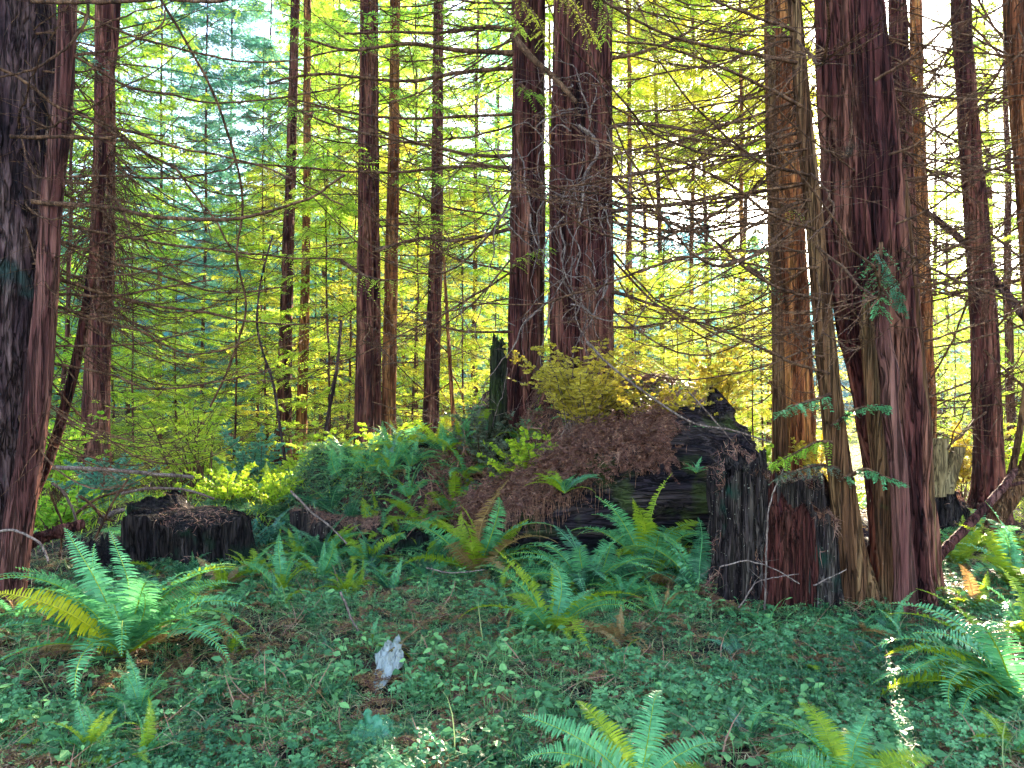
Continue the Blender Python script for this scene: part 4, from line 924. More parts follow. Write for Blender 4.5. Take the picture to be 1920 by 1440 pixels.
shrub("low feathery green brush right of the flat stump", 455, 985, 7.4, .45, .42, 'leaf_teal', 523, 26, 30, .035, .010)
shrub("low yellowish brush on the rise behind the flat stump", 430, 930, 9.0, .9, .45, 'shrub_green', 524, 30, 26, .035, .016)
shrub("feathery brush on the rise left of the bank stump", 520, 925, 8.8, .6, .40, 'shrub_green', 525, 26, 26, .035, .016)

# ------------------------------------------------------------------ ferns
def frond_mesh(a0, a1, curl, mat, seed, npn=38, pl=.115, detail=2, side=0.0, curlp=1.6):
    """Frond of unit length in the x-z plane, leaf pairs to +-y. a0 start pitch, a1 end pitch (degrees)."""
    rng = R_(seed); n = 26; t = np.linspace(0, 1, n)
    ang = np.radians(a0 + (a1 - a0) * t ** curlp); ds = 1 / (n - 1)
    x = np.concatenate([[0], np.cumsum(np.cos(ang[:-1]) * ds)]); z = np.concatenate([[0], np.cumsum(np.sin(ang[:-1]) * ds)])
    y = side * t ** 2
    y = y + .03 * np.sin(t * rng.uniform(4, 7) + rng.uniform(0, 6)) * t
    p = np.stack([x, y, z], -1); g = Geo(); V, Q = tubes(p, np.linspace(.0065, .0015, n), 4); g.add(V, Q, .75, 1)
    u = np.linspace(.10, .995, npn); i = np.minimum((u * (n - 1)).astype(int), n - 2); f = (u * (n - 1) - i)[:, None]
    q = p[i] * (1 - f) + p[i + 1] * f; tan = nrm(p[i + 1] - p[i]); nor = nrm(np.cross(tan, np.array([0, 1., 0]))) * -1
    nor = np.where(nor[:, 2:3] < 0, nor, nor)
    env = np.clip(np.minimum(1, (u / .28) ** .6) * (1 - ((u - .3) / .72).clip(0) ** 1.9), .04, 1)
    V = []; T = []
    for s_ in (1, -1):
        lat = np.array([0, float(s_), 0])
        L = pl * env * rng.uniform(.85, 1.08, npn) * np.where(rng.random(npn) < .07, rng.uniform(.15, .7, npn), 1); sw = rng.uniform(.12, .3, npn)[:, None] + .35 * (u[:, None] > .85)
        d = nrm(lat + tan * sw + nor * (-.42 + rng.normal(0, .12, (npn, 1)))); w = (1.0 * .89 / npn) * (.5 + .5 * env)
        tw = rng.normal(.0, .16, (npn, 1)); wd = nrm(tan + nor * tw)
        dr = np.array([0, 0, -.30])
        pr = []
        for f_, ww in ((0, .9), (.35, 1.), (.75, .66), (1, .06)) if detail > 1 else ((0, 1.), (.6, .85), (1, .08)):
            c = q + d * (L * f_)[:, None] + dr * (L * f_ ** 2)[:, None]
            pr.append((c - wd * (w * ww * .5)[:, None], c + wd * (w * ww * .5)[:, None]))
        for (a, b), (c, e) in zip(pr[:-1], pr[1:]):
            V.append(np.stack([a, b, e, c], 1)); T.append(np.repeat(np.clip(.45 + .25 * (1 - env) + rng.normal(0, .13, npn), 0, 1), 4))
    V = np.concatenate(V).reshape(-1, 3); g.add(V, np.arange(len(V)).reshape(-1, 4), np.concatenate(T))
    stem = {'fern_g': 'fern_y', 'fern_dk': 'fern_g', 'fern_y': 'fern_y', 'fern_d': 'fern_d', 'fern_yel': 'fern_yel'}[mat]
    return g.mesh("frond", [M[mat], M[stem]])
FR = {}
ARCS = [(74, 12), (64, -18), (52, -45), (38, -48), (80, 38), (22, -38)]
def frond(arc, mat, var, hi=False):
    k = (arc, mat, var, hi)
    if k not in FR: FR[k] = frond_mesh(*ARCS[arc], 0, mat, 900 + arc * 10 + var, 46 if hi else 34, .150 if hi else .145, 3 if hi else 2, .1 * (var - .5))
    return FR[k]
def fern(label, px, py, R, n=14, mats=('fern_g',), up=.5, seed=0, hi=False, Y=None, az=None, group=None, at=None, extra=(), wide=1.0):
    """R: frond length in photo px at its distance; up 0 (spreading) to 1 (upright)."""
    rng = R_(seed + 5000)
    b = hit(px, py) if Y is None else P(px, py, Y)
    if at is not None: b = np.array(at, float)
    root = empty("fern", tuple(b)); tag(root, label, "fern", group)
    L = R * b[1] / F * 1.12; n = int(n * 1.45)
    for k in range(n):
        a = k * 2.39996 + rng.uniform(-.35, .35) if az is None else rng.uniform(*az)
        inner = rng.random()
        if inner < up: arc = int(rng.choice([0, 4, 1]))
        else: arc = int(rng.choice([1, 2, 2, 3]))
        me = frond(arc, mats[int(rng.integers(len(mats)))], int(rng.integers(4)), hi)
        o = link("frond", me, root); s = L * rng.uniform(.72, 1.08); o.scale = (s, s * rng.uniform(.85, 1.15) * wide, s)
        o.rotation_euler = (rng.normal(0, .35) - .35 * math.cos(a), rng.normal(0, .12), a)
    if R > 80 and az is None:
        extra = tuple(extra) + tuple((int(rng.choice([3, 5])), D_, rng.uniform(0, 6.28), rng.uniform(.5, .85), rng.normal(0, .4)) for _ in range(3))
    for (arc, mat, a, s, roll) in extra:
        o = link("frond", frond(arc, mat, 0, hi), root); o.scale = (L * s,) * 3; o.rotation_euler = (roll, 0, a)
    return root
G_, Y_, D_, K_ = 'fern_g', 'fern_y', 'fern_d', 'fern_dk'
PXS = PI / 180
fern("largest sword fern, wide green fountain with one yellow frond, on the left of the clearing", 232, 1235, 250, 20, (G_, G_, G_, K_, G_), .3, 1, True,
     extra=((1, 'fern_yel', 176 * PXS, 1.0, -.5), (1, Y_, 30 * PXS, 1.0, -.3), (3, G_, -20 * PXS, 1.05, .1), (3, G_, -8 * PXS, 1.0, -.1), (3, G_, 190 * PXS, 1.05, 0), (2, G_, 172 * PXS, 1.0, 0), (2, G_, 10 * PXS, 1.05, .1), (1, Y_, 265 * PXS, .5, 0), (5, G_, 262 * PXS, .55, 0), (5, D_, 200 * PXS, .6, 0), (5, D_, 40 * PXS, .8, 0)))
fern("small fresh green fern just in front of the largest sword fern", 262, 1352, 120, 9, (G_,), .55, 2, True)
fern("fern with upright yellow-green fronds on open ground right of the flat stump", 528, 1118, 105, 7, (Y_, Y_, G_), .9, 3)
fern("little fern with a bright yellow tip beside the upright yellow-green one", 600, 1095, 95, 7, (G_, Y_, G_), .55, 4)
fern("tall yellow-green fern with brown skirt, left of the log's dark hollow", 898, 1080, 165, 17, (Y_, G_, Y_, G_, D_), .5, 5, True)
fern("broad blue-green fern before the log's dark hollow, under the upright yellow one", 1105, 1125, 185, 17, (G_, G_, K_), .3, 6, True)
fern("upright fern with a yellow central frond against the dark log", 1215, 1080, 175, 17, (G_, G_, Y_), .45, 7, True, extra=((0, Y_, 255 * PXS, 1.0, 0),))
fern("spreading fern arching low before the tall yellow-green fern", 1035, 1195, 180, 15, (G_, G_, Y_, K_), .25, 8, True)
fern("dark green fern between the upright yellow fern and the ridged stump", 1310, 1110, 155, 13, (K_, G_), .5, 9)
fern("green fern close behind the upright yellow fern by the log", 1270, 1045, 110, 10, (G_,), .5, 10)
fern("single curled yellowish fern frond tuft left of the ridged stump", 1335, 1020, 90, 4, (Y_, G_), 1.0, 11)
fern("close bright green fern with two tall fronds at the bottom edge centre", 1195, 1490, 190, 5, (G_, Y_, G_), .1, 12, True, Y=2.85, az=(.2, 3.1), wide=1.5, extra=((1, G_, 75 * PXS, 1.2, .15), (1, G_, 155 * PXS, 1.35, -.5), (2, G_, 172 * PXS, 1.2, -.5), (2, G_, 30 * PXS, 1.1, .3), (1, Y_, 120 * PXS, 1.1, -.2)))
fern("close yellow-green fern with ruffled fronds at the bottom edge under the biggest trunk", 1590, 1490, 205, 13, (Y_, G_, G_), .2, 13, True, Y=2.85, wide=1.3)
fern("bright fern whose long fronds sweep left from the lower right corner", 1915, 1330, 260, 9, (G_, G_, Y_), .3, 14, True, Y=3.8, az=(1.9, 3.8), extra=((2, G_, 160 * PXS, 1.05, 0), (3, G_, 175 * PXS, 1.0, 0), (2, G_, 190 * PXS, .95, 0)))
fern("small fern with two flat fronds in clover before the ridged stump", 1440, 1185, 75, 5, (G_,), .2, 15, True)
fern("grey-green sparse fern sprig on bare soil right of centre", 1385, 1240, 70, 4, (K_,), .3, 16)
fern("small fern at the bottom edge between the two close ferns", 1400, 1400, 105, 8, (G_, K_), .2, 17, True)
fern("sunlit yellow fern at the foot of the leaning branch", 1800, 1065, 110, 12, (Y_, Y_, G_), .4, 18)
fern("sunlit fern behind the leaning branch with a bright level frond", 1858, 1040, 115, 13, (Y_, 'fern_yel', G_), .35, 19)
fern("large sunlit fern on the slope at the picture's right edge", 1900, 1110, 150, 15, (Y_, G_, Y_), .45, 20)
fern("sunlit fern half out of the picture above the lower right corner", 1935, 1220, 160, 13, (Y_, G_), .45, 21)
fern("brownish sunlit fern beside the biggest trunk's right root", 1835, 1150, 90, 9, (D_, Y_), .3, 22)
fern("fern hanging from the red needle slope over the log's dark face", 1058, 925, 75, 10, (G_, K_, Y_), .05, 23, Y=6.85)
fern("tiny bright fern tuft on the mossy face of the huge log", 1305, 888, 36, 7, (G_,), .3, 24, Y=6.75)
for k, (px, py, R, mats, lab) in enumerate([
    (700, 1010, 95, (Y_, G_), "yellow-tipped fern on the middle of the fern bank"),
    (790, 1000, 105, (G_, Y_), "bright fern on the fern bank left of the tall yellow-green fern"),
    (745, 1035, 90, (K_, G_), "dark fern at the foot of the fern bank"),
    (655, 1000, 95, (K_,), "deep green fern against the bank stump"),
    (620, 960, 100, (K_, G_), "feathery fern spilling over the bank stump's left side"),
    (850, 960, 95, (G_, Y_), "fern below the small black log on the bank"),
    (870, 900, 95, (G_, Y_), "fern between the black log and the red needle slope"),
    (905, 945, 90, (Y_, G_), "bright fern at the lower left corner of the red needle slope"),
    (640, 905, 80, (K_, G_), "low fern on the bank's crest beside the slim trunks"),
    (700, 905, 75, (G_, K_), "low fern in the middle of the bank's crest"),
    (770, 880, 70, (G_,), "low fern on the bank's crest beneath the black log"),
    (930, 1000, 70, (Y_, D_), "yellow fronds hanging under the needle slope's left corner"),
    (560, 1020, 85, (K_, G_), "dark fern in the gap between flat stump and bank stump"),
    (500, 1030, 85, (K_,), "blue-green fern right of the flat stump"),
    (470, 1090, 90, (Y_, G_), "yellow-green arching fern before the flat stump"),
    (420, 1110, 80, (Y_, D_), "yellowing fern behind the largest sword fern"),
    (350, 1160, 90, (D_, Y_), "orange-brown dying fern beside the largest sword fern"),
    (650, 1120, 80, (G_, Y_), "small green fern on the flat ground under the bank"),
    (735, 1110, 75, (K_, G_), "spindly fern in trailing grass below the bank"),
    (1440, 815, 75, (Y_, G_), "sunlit fern behind the log's splinter"),
    (1400, 800, 75, (Y_,), "yellow fern growing against the back of the splinter"),
    (1490, 830, 80, (Y_, G_), "sunlit fern at the foot of the orange trunk"),
    (1270, 770, 50, ('fern_yel', Y_), "small glowing fern on the mound's crest left of the splinter"),
    (985, 830, 70, (G_, Y_), "fern on the needle slope under the mossy snag"),
    (170, 1425, 110, (Y_, G_), "light green narrow fern at the bottom edge left of centre"),
    (265, 1440, 110, (Y_, G_), "light green fern at the bottom edge under the small fresh fern"),
    (15, 1455, 85, ('fern_yel', Y_), "yellow fern tip in the lower left corner"),
    (30, 1170, 95, (G_, D_), "half hidden fern at the left edge beneath the massive trunk"),
    (1500, 1460, 100, (G_,), "plain green fern low at the bottom edge left of the ruffled one"),
    (1160, 1210, 80, (D_, K_), "brown-green drooping fern below the broad blue-green fern"),
    (1240, 1160, 80, (G_, D_), "drooping fern among clover in front of the log"),
    (1890, 1420, 110, (G_, Y_), "fern in the lower right corner on sunlit ground"),
    (250, 1010, 60, (G_,), "small green fern on the brush pile's dark side"),
    (600, 1060, 105, (K_, G_), "wide dark fern covering the bank stump's foot"),
    (690, 1075, 90, (G_, K_), "fern with mixed fronds before the bank's lower root knob"),
    (800, 1090, 95, (G_, K_), "green fern between bank and tall yellow-green fern"),
    (985, 1110, 95, (G_, Y_), "leafy fern at the left mouth of the log's hollow"),
    (1170, 1130, 95, (G_,), "low green fern between the blue-green and the upright yellow fern"),
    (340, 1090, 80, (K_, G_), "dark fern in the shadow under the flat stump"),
]):
    fern(lab, px, py, R, 10 if R > 60 else 8, mats, .3 if k not in (0, 1) else .6, 60 + k, R > 100, Y=3.2 if py > 1450 else None)
rngf = R_(4321)
for k in range(34):
    px = rngf.uniform(300, 1900) if k % 3 else rngf.uniform(420, 900); Y = rngf.uniform(9.5, 15)
    x = (px - CX) * Y / F
    if 860 < px < 1480 and Y < 12: continue
    fern("ordinary fern in the sunlit thicket behind the stumps and logs", 0, 0, 90, 9, (Y_, G_, Y_), .35, 200 + k, at=(x, Y, float(gz(x, Y))), group="ferns in the sunlit thicket behind the stumps")
rngf = R_(4323)
for k in range(24):
    px = rngf.uniform(570, 900); x = rngf.uniform(-2.3, -.35); Y = rngf.uniform(7.1, 8.9)
    fern("green fern crowded on the slope of the fern bank among look-alikes", 0, 0, rngf.uniform(60, 95), 8, (G_, K_, G_, Y_), .3, 260 + k, at=(x, Y, float(gz(x, Y))), group="ferns crowding the fern bank")
rngf = R_(4322)
for k in range(44):
    px = rngf.uniform(60, 1800); Y = rngf.uniform(4.3, 6.9); x = (px - CX) * Y / F
    if (px > 1280 and Y > 5.2) or (100 < px < 420 and Y < 6) : continue
    fern("little half-buried fern among clover and trailing grass on the clearing floor", 0, 0, rngf.uniform(40, 85), 6, (G_, K_, Y_, D_), .15, 300 + k, at=(x, Y, float(gz(x, Y))), group="little ferns on the clearing floor")

# ------------------------------------------------------------------ plastic litter
def sheet(name, label, corners, mat, seed, n=90, wr=.03, sag=.0, cat="plastic litter"):
    c = np.array(corners, float); u = np.linspace(0, 1, n)[None, :, None]; v = np.linspace(0, 1, n)[:, None, None]
    p = (c[0] * (1 - u) + c[1] * u) * (1 - v) + (c[3] * (1 - u) + c[2] * u) * v
    U, W = np.meshgrid(np.linspace(0, 1, n), np.linspace(0, 1, n))
    z = wr * (fbm(U * 4, W * 4, 0, seed) - .5) * 2 + wr * .9 * (np.abs(2 * vn(U * 5 + W * 3, W * 4 - U * 2, 0, seed + 3) - 1) - .5) + wr * .6 * (np.abs(2 * vn(U * 11 - W * 5, W * 12 + U * 6, 0, seed + 7) - 1) - .5)
    p = p + np.stack([.4 * (vn(U * 6, W * 6, 0, seed + 5) - .5) * wr * 2, 0 * z, z], -1)
    p[..., 2] += .03 * np.sin(math.pi * U) * np.sin(math.pi * W); base = p.reshape(-1, 3).mean(0); idx = np.arange(n * n).reshape(n, n)
    Q = np.stack([idx[:-1, :-1], idx[:-1, 1:], idx[1:, 1:], idx[1:, :-1]], -1).reshape(-1, 4)
    g = Geo(); g.add(p.reshape(-1, 3) - base, Q); o = g.obj(name, [M[mat]], None, True); o.location = base
    if label: tag(o, label, cat)
    md = o.modifiers.new("thick", 'SOLIDIFY'); md.thickness = .002
    return o
# crumpled white plastic with a stick through it
b0, b1 = hit(702, 1312), hit(748, 1222)
wb = empty("plastic_bag", tuple(b0)); tag(wb, "crumpled pale grey-white plastic bag snagged on a short stick on the clearing floor", "plastic bag")
cs_ = [b1 + [0, 0, .10], hit(704, 1256) + [0, 0, .08], b0 + [0, 0, .04], hit(760, 1272) + [0, 0, .08]]
o_ = sheet("bag", None, cs_, 'bag', 16, n=120, wr=.022); o_.parent = wb; o_.location = np.array(o_.location) - b0
e0, e1 = b0 * .45 + b1 * .55 + [0, 0, .10], b1 + (b1 - b0) * .22 + [.10, 0, .09]
V2, Q2 = tubes(smooth_path([e0 - b0, e1 - b0], 12), np.full(12, .009), 8); g = Geo(); g.add(V2, Q2); g.obj("stick", [M['cutwood']], wb, True)
c = [hit(655, 1398) + [0, 0, .03], hit(735, 1412) + [0, 0, .02], hit(765, 1378) + [0, 0, .05], hit(685, 1360) + [0, 0, .06]]
sheet("plastic_sheet", "torn crumpled green plastic sheet half buried in clover near the bottom edge", c, 'greenplastic', 6, wr=.028)

# ------------------------------------------------------------------ ground cover, counted by nobody
def in_view(n, y0, y1, seed, pw=1.0, margin=.80):
    rng = R_(seed); n = int(n * 1.9); y0 = y0 - .9 if y0 < 4 else y0; y = y0 + (y1 - y0) * rng.uniform(0, 1, n) ** pw; x = rng.uniform(-1, 1, n) * (margin * y + 1.3)
    return x, y, rng
def norm_at(x, y):
    e = .04; dx = (gz(x + e, y) - gz(x - e, y)) / (2 * e); dy = (gz(x, y + e) - gz(x, y - e)) / (2 * e)
    return nrm(np.stack([-dx, -dy, np.ones_like(dx)], -1))
def strips(p, d, up, L, w, rng, bend, seg=3, tint=(0, 1)):
    """Curved blades: p (n,3) base, d direction, bend toward gravity."""
    n = len(p); side = nrm(np.cross(d, up) + 1e-6); t = np.linspace(0, 1, seg + 1)
    sw = rng.normal(0, .35, (n, 1))
    cs = [p + d * (L[:, None] * t_) + up * 0 + side * (sw * L[:, None] * t_ ** 2) + np.array([0, 0, -1]) * (bend[:, None] * L[:, None] * t_ ** 2) for t_ in t]
    ws = w[:, None] * .5; V = []
    for a, (c0, c1) in enumerate(zip(cs[:-1], cs[1:])):
        w0 = ws * (1 - .9 * t[a] ** 2); w1 = ws * (1 - .9 * t[a + 1] ** 2)
        V.append(np.stack([c0 - side * w0, c0 + side * w0, c1 + side * w1, c1 - side * w1], 1))
    V = np.stack(V, 1).reshape(-1, 3)
    return V, np.arange(len(V)).reshape(-1, 4), np.repeat(rng.uniform(*tint, n), 4 * seg)

def on_surfaces(n, seed, which):
    """random points on upward-facing wood, weighted by area"""
    rng = R_(seed); P_, N_ = [], []
    for V, Q, k in SURF:
        if k != which: continue
        a, b, c, d = V[Q[:, 0]], V[Q[:, 1]], V[Q[:, 2]], V[Q[:, 3]]
        nn = np.cross(c - a, d - b); ar = np.linalg.norm(nn, axis=1); nn = nn / np.maximum(ar[:, None], 1e-9); nn[nn[:, 2] < 0] *= 1
        w = ar * (nn[:, 2] > .25) * (.3 + (fbm(c[:, 0] * 5, c[:, 1] * 5, 0, 6) > .48)) if 'stump' in which else ar * (np.abs(nn[:, 2]) > .12) * (c[:, 2] > .44 + .37 * (c[:, 0] + .2) + .16 * (vn(c[:, 0] * 7, c[:, 1] * 7, 0, 61) - .5)) * (c[:, 0] < 1.35 + .3 * (vn(c[:, 2] * 6, c[:, 0] * 6, 0, 3)))
        if w.sum() <= 0: continue
        m = n; i = rng.choice(len(Q), m, p=w / w.sum()); u, v = rng.uniform(0, 1, (2, m, 1))
        P_.append((a[i] * (1 - u) + b[i] * u) * (1 - v) + (d[i] * (1 - u) + c[i] * u) * v); nq = nn[i]; nq[nq[:, 2] < 0] *= -1; N_.append(nq)
    return np.concatenate(P_), np.concatenate(N_), rng

def needle_litter():
    g = Geo()
    def lay(x, y, z, N, rng, L0, w0, lift=.012, bend=.15, tint=(0, 1), mat=0):
        drift = fbm(x * 4, y * 4, z * 4, 39); k_ = rng.random(len(x)) < .35 + 1.3 * (drift - .3); x, y, z, N, drift = x[k_], y[k_], z[k_], N[k_], drift[k_]
        lift = lift * (.3 + 2.2 * np.clip(drift - .35, 0, 1)[:, None])
        n = len(x); r = nrm(rng.normal(0, 1, (n, 3))); d = nrm(r - N * (r * N).sum(-1, keepdims=True) + N * rng.uniform(-.05, .30, (n, 1)))
        p = np.stack([x, y, z], -1) + N * (.002 + lift * rng.random((n, 1))); L = rng.uniform(.4, 1.2, n) * L0
        V, Q, T = strips(p, d, N, L, np.full(n, w0) * rng.uniform(.6, 1.3, n), rng, np.full(n, bend), 3, tint); g.add(V, Q, T, mat)
    x, y, rng = in_view(60000, 2.6, 7.5, 31, 1.4)
    k = (fbm(x * 1.3, y * 1.3, 0, 44) > .33); x, y = x[k], y[k]; lay(x, y, gz(x, y), norm_at(x, y), rng, .075, .0035)
    # mound slope: thick mat of red sprigs
    rng = R_(33); n = 60000; x = rng.uniform(-.9, 3.1, n); y = rng.uniform(7.2, 9.3, n); z = gz(x, y); k = z > .28; x, y, z = x[k], y[k], z[k]
    lay(x, y, z, norm_at(x, y), rng, .10, .0048, .05, .2, (.35, 1))
    p, N, rng = on_surfaces(15000, 34, 'log'); lay(p[:, 0], p[:, 1], p[:, 2], N, rng, .11, .0048, .05, .45, (.35, 1))
    p, N, rng = on_surfaces(7000, 35, 'stump'); lay(p[:, 0], p[:, 1], p[:, 2], N, rng, .08, .0045, .03, .3, (.3, 1))
    p, N, rng = on_surfaces(1300, 135, 'lowstump'); k = p[:, 0] > -3.2; p, N = p[k], N[k]; lay(p[:, 0], p[:, 1], p[:, 2], N, rng, .08, .0045, .03, .3, (.3, 1))
    # brush of loose sticks over the mound
    rng = R_(133); n = 700; x = rng.uniform(-.9, 2.4, n); y = rng.uniform(7.6, 9.2, n); z = np.maximum(gz(x, y), .3) + .04; lay(x, y, z, norm_at(x, y), rng, .42, .008, .12, .1, (.5, 1))
    # sunny forest floor further back and at right
    x, y, rng = in_view(22000, 7.5, 16, 36, 1.2); lay(x, y, gz(x, y), norm_at(x, y), rng, .14, .007, .03)
    # scattered pale twigs
    x, y, rng = in_view(2600, 2.7, 8, 37, 1.2); lay(x, y, gz(x, y) + .02, norm_at(x, y), rng, .28, .006, .05, .05, (.85, 1)); x, y, rng = in_view(16000, 2.7, 7.5, 137, 1.3); lay(x, y, gz(x, y) + .015, norm_at(x, y), rng, .11, .004, .05, .05, (0, 1), 2)
    # dead fronds and twig sprays lying about
    x, y, rng = in_view(620, 2.7, 7.4, 38, 1.1); n = len(x); az = rng.uniform(0, 6.28, n); L = rng.uniform(.12, .42, n); t = np.linspace(0, 1, 7)
    xx = x[:, None] + L[:, None] * t * np.cos(az)[:, None]; yy = y[:, None] + L[:, None] * t * np.sin(az)[:, None]
    foliage(g, np.stack([xx, yy, gz(xx, yy) + .025 + .04 * np.sin(t * 3)], -1), 16, 3, .06, .024, .007, 79, .05, .1, (.1, .9), mat=1, wood=0)
    p, N, rng = on_surfaces(2400, 141, 'log'); n = len(p); dd = nrm(nrm(rng.normal(0, 1, (n, 3))) + N * .1 + np.array([0, 0, -.5])); L = rng.uniform(.08, .26, n)
    foliage(g, p[:, None, :] + N[:, None, :] * .03 + dd[:, None, :] * (L[:, None] * t)[..., None], 9, 3, .05, .026, .007, 142, .05, .2, (.15, 1), mat=0, wood=0)
    rng = R_(143); n = 1500; x = rng.uniform(-.9, 2.2, n); y = rng.uniform(7.5, 9.0, n); az = rng.uniform(0, 6.28, n); L = rng.uniform(.1, .3, n)
    xx = x[:, None] + L[:, None] * t * np.cos(az)[:, None]; yy = y[:, None] + L[:, None] * t * np.sin(az)[:, None]
    foliage(g, np.stack([xx, yy, gz(xx, yy) + .04 + .05 * np.sin(t * 3)], -1), 9, 3, .05, .026, .007, 144, .05, .2, (.15, 1), mat=0, wood=0)
    # sprays and rootlets hanging from the needle mat over the dark face of the log
    rng = R_(81); n = 380; xx = rng.uniform(-.35, 1.6, n); zz = .44 + .37 * (xx + .2) + rng.normal(0, .05, n); L = rng.uniform(.05, .28, n); t = np.linspace(0, 1, 6)
    st = np.stack([xx, np.full(n, 7.02) + rng.normal(0, .03, n), zz], -1)
    tp = st[:, None, :] + np.array([0, 0, -1.]) * (L[:, None] * t)[..., None] + np.cumsum(rng.normal(0, .007, (n, 6, 3)), 1)
    V, Q = tubes(tp, np.full((n, 6), .0018), 3); g.add(V, Q, .8)
    o = g.obj("needle_litter", [M['needles'], M['fern_d'], M['straw']]); tag(o, "reddish fallen needles and sprigs matted over mound, stumps and ground", "litter", kind='stuff')
needle_litter()

def clear(x, y):
    k = np.ones(len(x), bool)
    for c_, e_, r_ in ((b0, b1, .10), (c[0], c[2], .02)):
        for f_ in np.linspace(0, 1, 5):
            p_ = c_ * (1 - f_) + e_ * f_; k &= np.hypot(x - p_[0], (y - p_[1]) * .6) > r_
    return k
def clover():
    g = Geo(); x, y, rng = in_view(38000, 2.55, 6.6, 41, 1.25)
    px = CX + x / y * F; dens = fbm(x * 1.1, y * 1.1, 0, 47)
    m = np.full(len(x), .50)
    m = np.where((px > 1380) & (px < 1800) & (y > 3.9) & (y < 5.4), .33, m); m = np.where((px > 1450) & (y < 3.6), .30, m)
    m = np.where((px < 420) & (y < 4.1), .40, m); m = np.where((px > 700) & (px < 1150) & (y < 4.0), .47, m); m = np.where((px > 380) & (px < 1100) & (y > 4.3), .62, m)
    k = (dens + .34 * (fbm(x * 6, y * 6, 0, 48) - .5) * 2 > m + .03) & clear(x, y); x, y = x[k], y[k]; n = len(x); z = gz(x, y)
    h = rng.uniform(.02, .10, n); s = rng.uniform(.011, .024, n) * (1 + .1 * rng.normal(0, 1, n)); yaw = rng.uniform(0, 6.28, n); c = np.stack([x, y, z + h], -1)
    tilt = nrm(np.stack([rng.normal(0, .28, n), rng.normal(-.15, .28, n), np.ones(n)], -1)); T = np.clip(rng.uniform(0, .7, n) + 1.6 * (fbm(x * 2.2, y * 2.2, 0, 49) - .45), 0, 1)
    a1 = nrm(np.cross(tilt, np.stack([np.cos(yaw), np.sin(yaw), 0 * yaw], -1))); a2 = np.cross(tilt, a1)
    VV = []; TT = []
    for j in range(3):
        al = j * 2 * PI / 3 + rng.normal(0, .12, n); e = a1 * np.cos(al)[:, None] + a2 * np.sin(al)[:, None]; f = np.cross(tilt, e)
        dn = -rng.uniform(.05, .45, n)[:, None]
        q = lambda r, l, u: c + s[:, None] * (e * r + f * l + tilt * (u + dn * r))
        for sg in (1, -1):
            VV.append(np.stack([q(0.03, 0, 0), q(.62, .62 * sg, .16), q(1.12, .48 * sg, .10), q(.88, 0, -.04)], 1)); TT.append(np.repeat(np.clip(T + rng.normal(0, .1, n), 0, 1), 4))
    V = np.concatenate(VV).reshape(-1, 3); g.add(V, np.arange(len(V)).reshape(-1, 4), np.concatenate(TT))
    sp = np.stack([np.stack([x, y, z - .01], -1), c], 1); V, Q = tubes(sp, np.full((n, 2), .0011), 3); g.add(V, Q, .9)
    o = g.obj("clover", [M['clover']]); tag(o, "three-leaved green clover carpeting the clearing floor", "ground cover", kind='stuff')
clover()

def trailing():
    g = Geo(); x, y, rng = in_view(46000, 2.7, 8.2, 51, 1.1); px = CX + x / y * F
    m = .34 + .12 * ((px > 1350) & (y < 6)) - .08 * ((px > 380) & (px < 1100) & (y > 4.2))
    k = (fbm(x * 1.0 + 5, y * 1.0, 0, 57) > m) & clear(x, y); x, y = x[k], y[k]; n = len(x); p = np.stack([x, y, gz(x, y) + rng.uniform(0, .03, n)], -1)
    d = nrm(np.stack([rng.normal(0, 1, n), rng.normal(0, 1, n), rng.uniform(.1, 1.0, n)], -1))
    V, Q, T = strips(p, d, np.broadcast_to(np.array([0, 0, 1.]), d.shape), rng.uniform(.06, .22, n) * np.where(rng.random(n) < .12, 2.2, 1), rng.uniform(.003, .0065, n), rng, rng.uniform(.3, .9, n), 4); g.add(V, Q, T)
    # behind, sunny
    x, y, rng = in_view(16000, 8, 16, 53, 1.0); n = len(x); p = np.stack([x, y, gz(x, y)], -1); d = nrm(np.stack([rng.normal(0, 1, n), rng.normal(0, 1, n), rng.uniform(.5, 1.5, n)], -1))
    V, Q, T = strips(p, d, np.broadcast_to(np.array([0, 0, 1.]), d.shape), rng.uniform(.12, .35, n), rng.uniform(.008, .014, n), rng, rng.uniform(.3, .8, n), 3); g.add(V, Q, T, 1)
    o = g.obj("trailing_grass", [M['grassm'], M['shrub_green']]); tag(o, "thin trailing grass and weeds over the clearing floor", "grass", kind='stuff')
trailing()

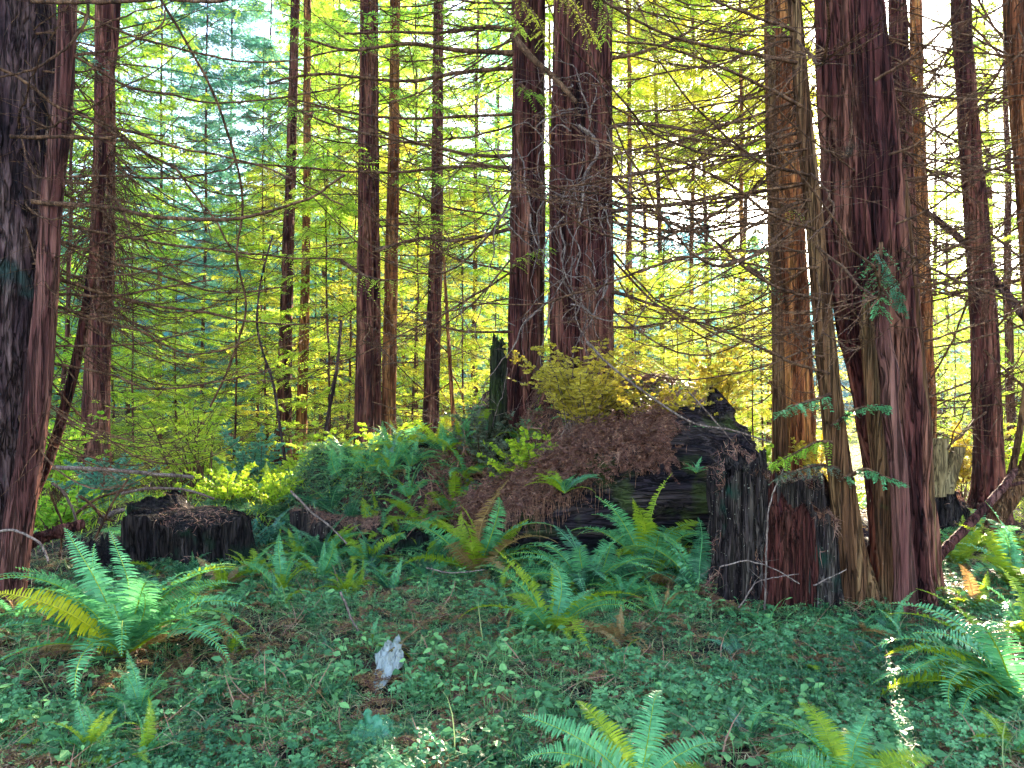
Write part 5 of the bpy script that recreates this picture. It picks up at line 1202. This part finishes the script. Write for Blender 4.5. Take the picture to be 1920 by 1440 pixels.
def herbs():
    g = Geo(); x, y, rng = in_view(4200, 2.7, 9, 61, 1.1); k = (fbm(x * 2.0, y * 2.0, 0, 67) > .54) & clear(x, y); x, y = x[k], y[k]; n = len(x)
    for j in range(5):
        az = rng.uniform(0, 6.28, n); h = rng.uniform(.02, .12, n); r = rng.uniform(.01, .06, n); s = rng.uniform(.009, .034, n)
        c = np.stack([x + r * np.cos(az), y + r * np.sin(az), gz(x, y) + h], -1); e = nrm(np.stack([np.cos(az), np.sin(az), rng.normal(0, .35, n)], -1)); nn = nrm(np.stack([rng.normal(0, .4, n), rng.normal(-.2, .4, n), np.ones(n)], -1)); f = nrm(np.cross(nn, e)); tn = np.repeat(rng.uniform(0, 1, n), 4)
        q = lambda a, b, u: c + s[:, None] * (e * a + f * b + nn * u)
        for sg in (1, -1):
            V = np.stack([q(0, 0, 0), q(.7, .62 * sg, .12), q(1.5, .38 * sg, .05), q(2.0, 0, -.12)], 1).reshape(-1, 3); g.add(V, np.arange(len(V)).reshape(-1, 4), tn)
        sp = np.stack([np.stack([x, y, gz(x, y)], -1), c], 1); V, Q = tubes(sp, np.full((n, 2), .0012), 3); g.add(V, Q, .8)
    # feathery moss sprigs along bank, mound edge and log top
    o = g.obj("small_weeds", [M['herb']]); tag(o, "small broad-leaved weeds scattered on the forest floor", "weeds", kind='stuff')
herbs()

def moss_hang():
    """short feathery green sprigs over bank and wood"""
    g = Geo(); rng = R_(71); n = 15000
    x = rng.uniform(-3.6, .3, n); y = rng.uniform(6.3, 9.8, n); k = (fbm(x * 1.7, y * 1.7, 0, 73) > .47) & (x < .25 - .5 * (y - 8)); x, y = x[k], y[k]; n = len(x)
    az = rng.uniform(0, 6.28, n); L = rng.uniform(.08, .24, n); t = np.linspace(0, 1, 5)
    b = np.stack([x, y, gz(x, y) + .01], -1)
    paths = b[:, None, :] + np.stack([np.cos(az), np.sin(az), rng.uniform(.3, 1.1, n)], -1)[:, None, :] * (L[:, None] * t)[..., None] + np.array([0, 0, -1.]) * (L[:, None] * .7 * t ** 2)[..., None]
    foliage(g, paths, 7, 2, .05, .028, .010, 75, .1, .1, (0, 1))
    g.M[-1][:] = np.repeat(rng.integers(0, 3, len(g.M[-1]) // 8 + 1), 8)[:len(g.M[-1])] * 1; g.M[-2][:] = np.repeat(rng.integers(0, 3, len(g.M[-2]) // 8 + 1), 8)[:len(g.M[-2])]
    for m_ in (g.M[-1], g.M[-2]): m_[m_ == 2] = 2
    rng = R_(83); n = 260; x = rng.uniform(-.8, 2.0, n); y = rng.uniform(7.3, 8.6, n); az = rng.uniform(0, 6.28, n); L = rng.uniform(.08, .26, n)
    zb = np.maximum(gz(x, y), .26 + .40 * (x + .4)) + .03; b = np.stack([x, y, zb], -1)
    paths = b[:, None, :] + np.stack([np.cos(az), np.sin(az), rng.uniform(.3, 1.0, n)], -1)[:, None, :] * (L[:, None] * t)[..., None] + np.array([0, 0, -1.]) * (L[:, None] * .6 * t ** 2)[..., None]
    foliage(g, paths, 10, 2, .045, .024, .009, 85, .1, .1, (.2, 1), mat=1)
    x, y, rng = in_view(7500, 2.7, 6.8, 76, 1.1); k = (fbm(x * 1.7, y * 1.7, 0, 78) > .47) & clear(x, y); x, y = x[k], y[k]; n = len(x)
    az = rng.uniform(0, 6.28, n); L = rng.uniform(.06, .26, n); b = np.stack([x, y, gz(x, y) + .01], -1)
    paths = b[:, None, :] + np.stack([np.cos(az), np.sin(az), rng.uniform(.2, .7, n)], -1)[:, None, :] * (L[:, None] * t)[..., None] + np.array([0, 0, -1.]) * (L[:, None] * .4 * t ** 2)[..., None]
    foliage(g, paths, 12, 2, .034, .019, .006, 77, .1, .1, (.2, 1), mat=1)
    o = g.obj("low_undergrowth", [M['fern_dk'], M['herb'], M['grassm']]); tag(o, "low feathery blue-green undergrowth over the fern bank", "undergrowth", kind='stuff')
moss_hang()

# ------------------------------------------------------------------ air
def haze():
    me = bpy.data.meshes.new("haze"); x0, x1, y0, y1, z0, z1 = -260, 260, -70, 275, -3, 62
    v = [(x, y, z) for x in (x0, x1) for y in (y0, y1) for z in (z0, z1)]
    me.from_pydata(v, [], [(0, 1, 3, 2), (4, 6, 7, 5), (0, 4, 5, 1), (2, 3, 7, 6), (0, 2, 6, 4), (1, 5, 7, 3)])
    m = bpy.data.materials.new("haze"); m.use_nodes = True; nt = m.node_tree; nt.nodes.clear()
    o = nt.nodes.new("ShaderNodeOutputMaterial"); pv = nt.nodes.new("ShaderNodeVolumePrincipled")
    pv.inputs["Color"].default_value = (.82, .90, 1, 1); pv.inputs["Density"].default_value = HAZE; pv.inputs["Anisotropy"].default_value = .45
    nt.links.new(pv.outputs[0], o.inputs["Volume"]); me.materials.append(m)
    tag(link("haze", me), "thin bright air between the far trees", "haze", kind='stuff')
HAZE = 0.0005
haze()
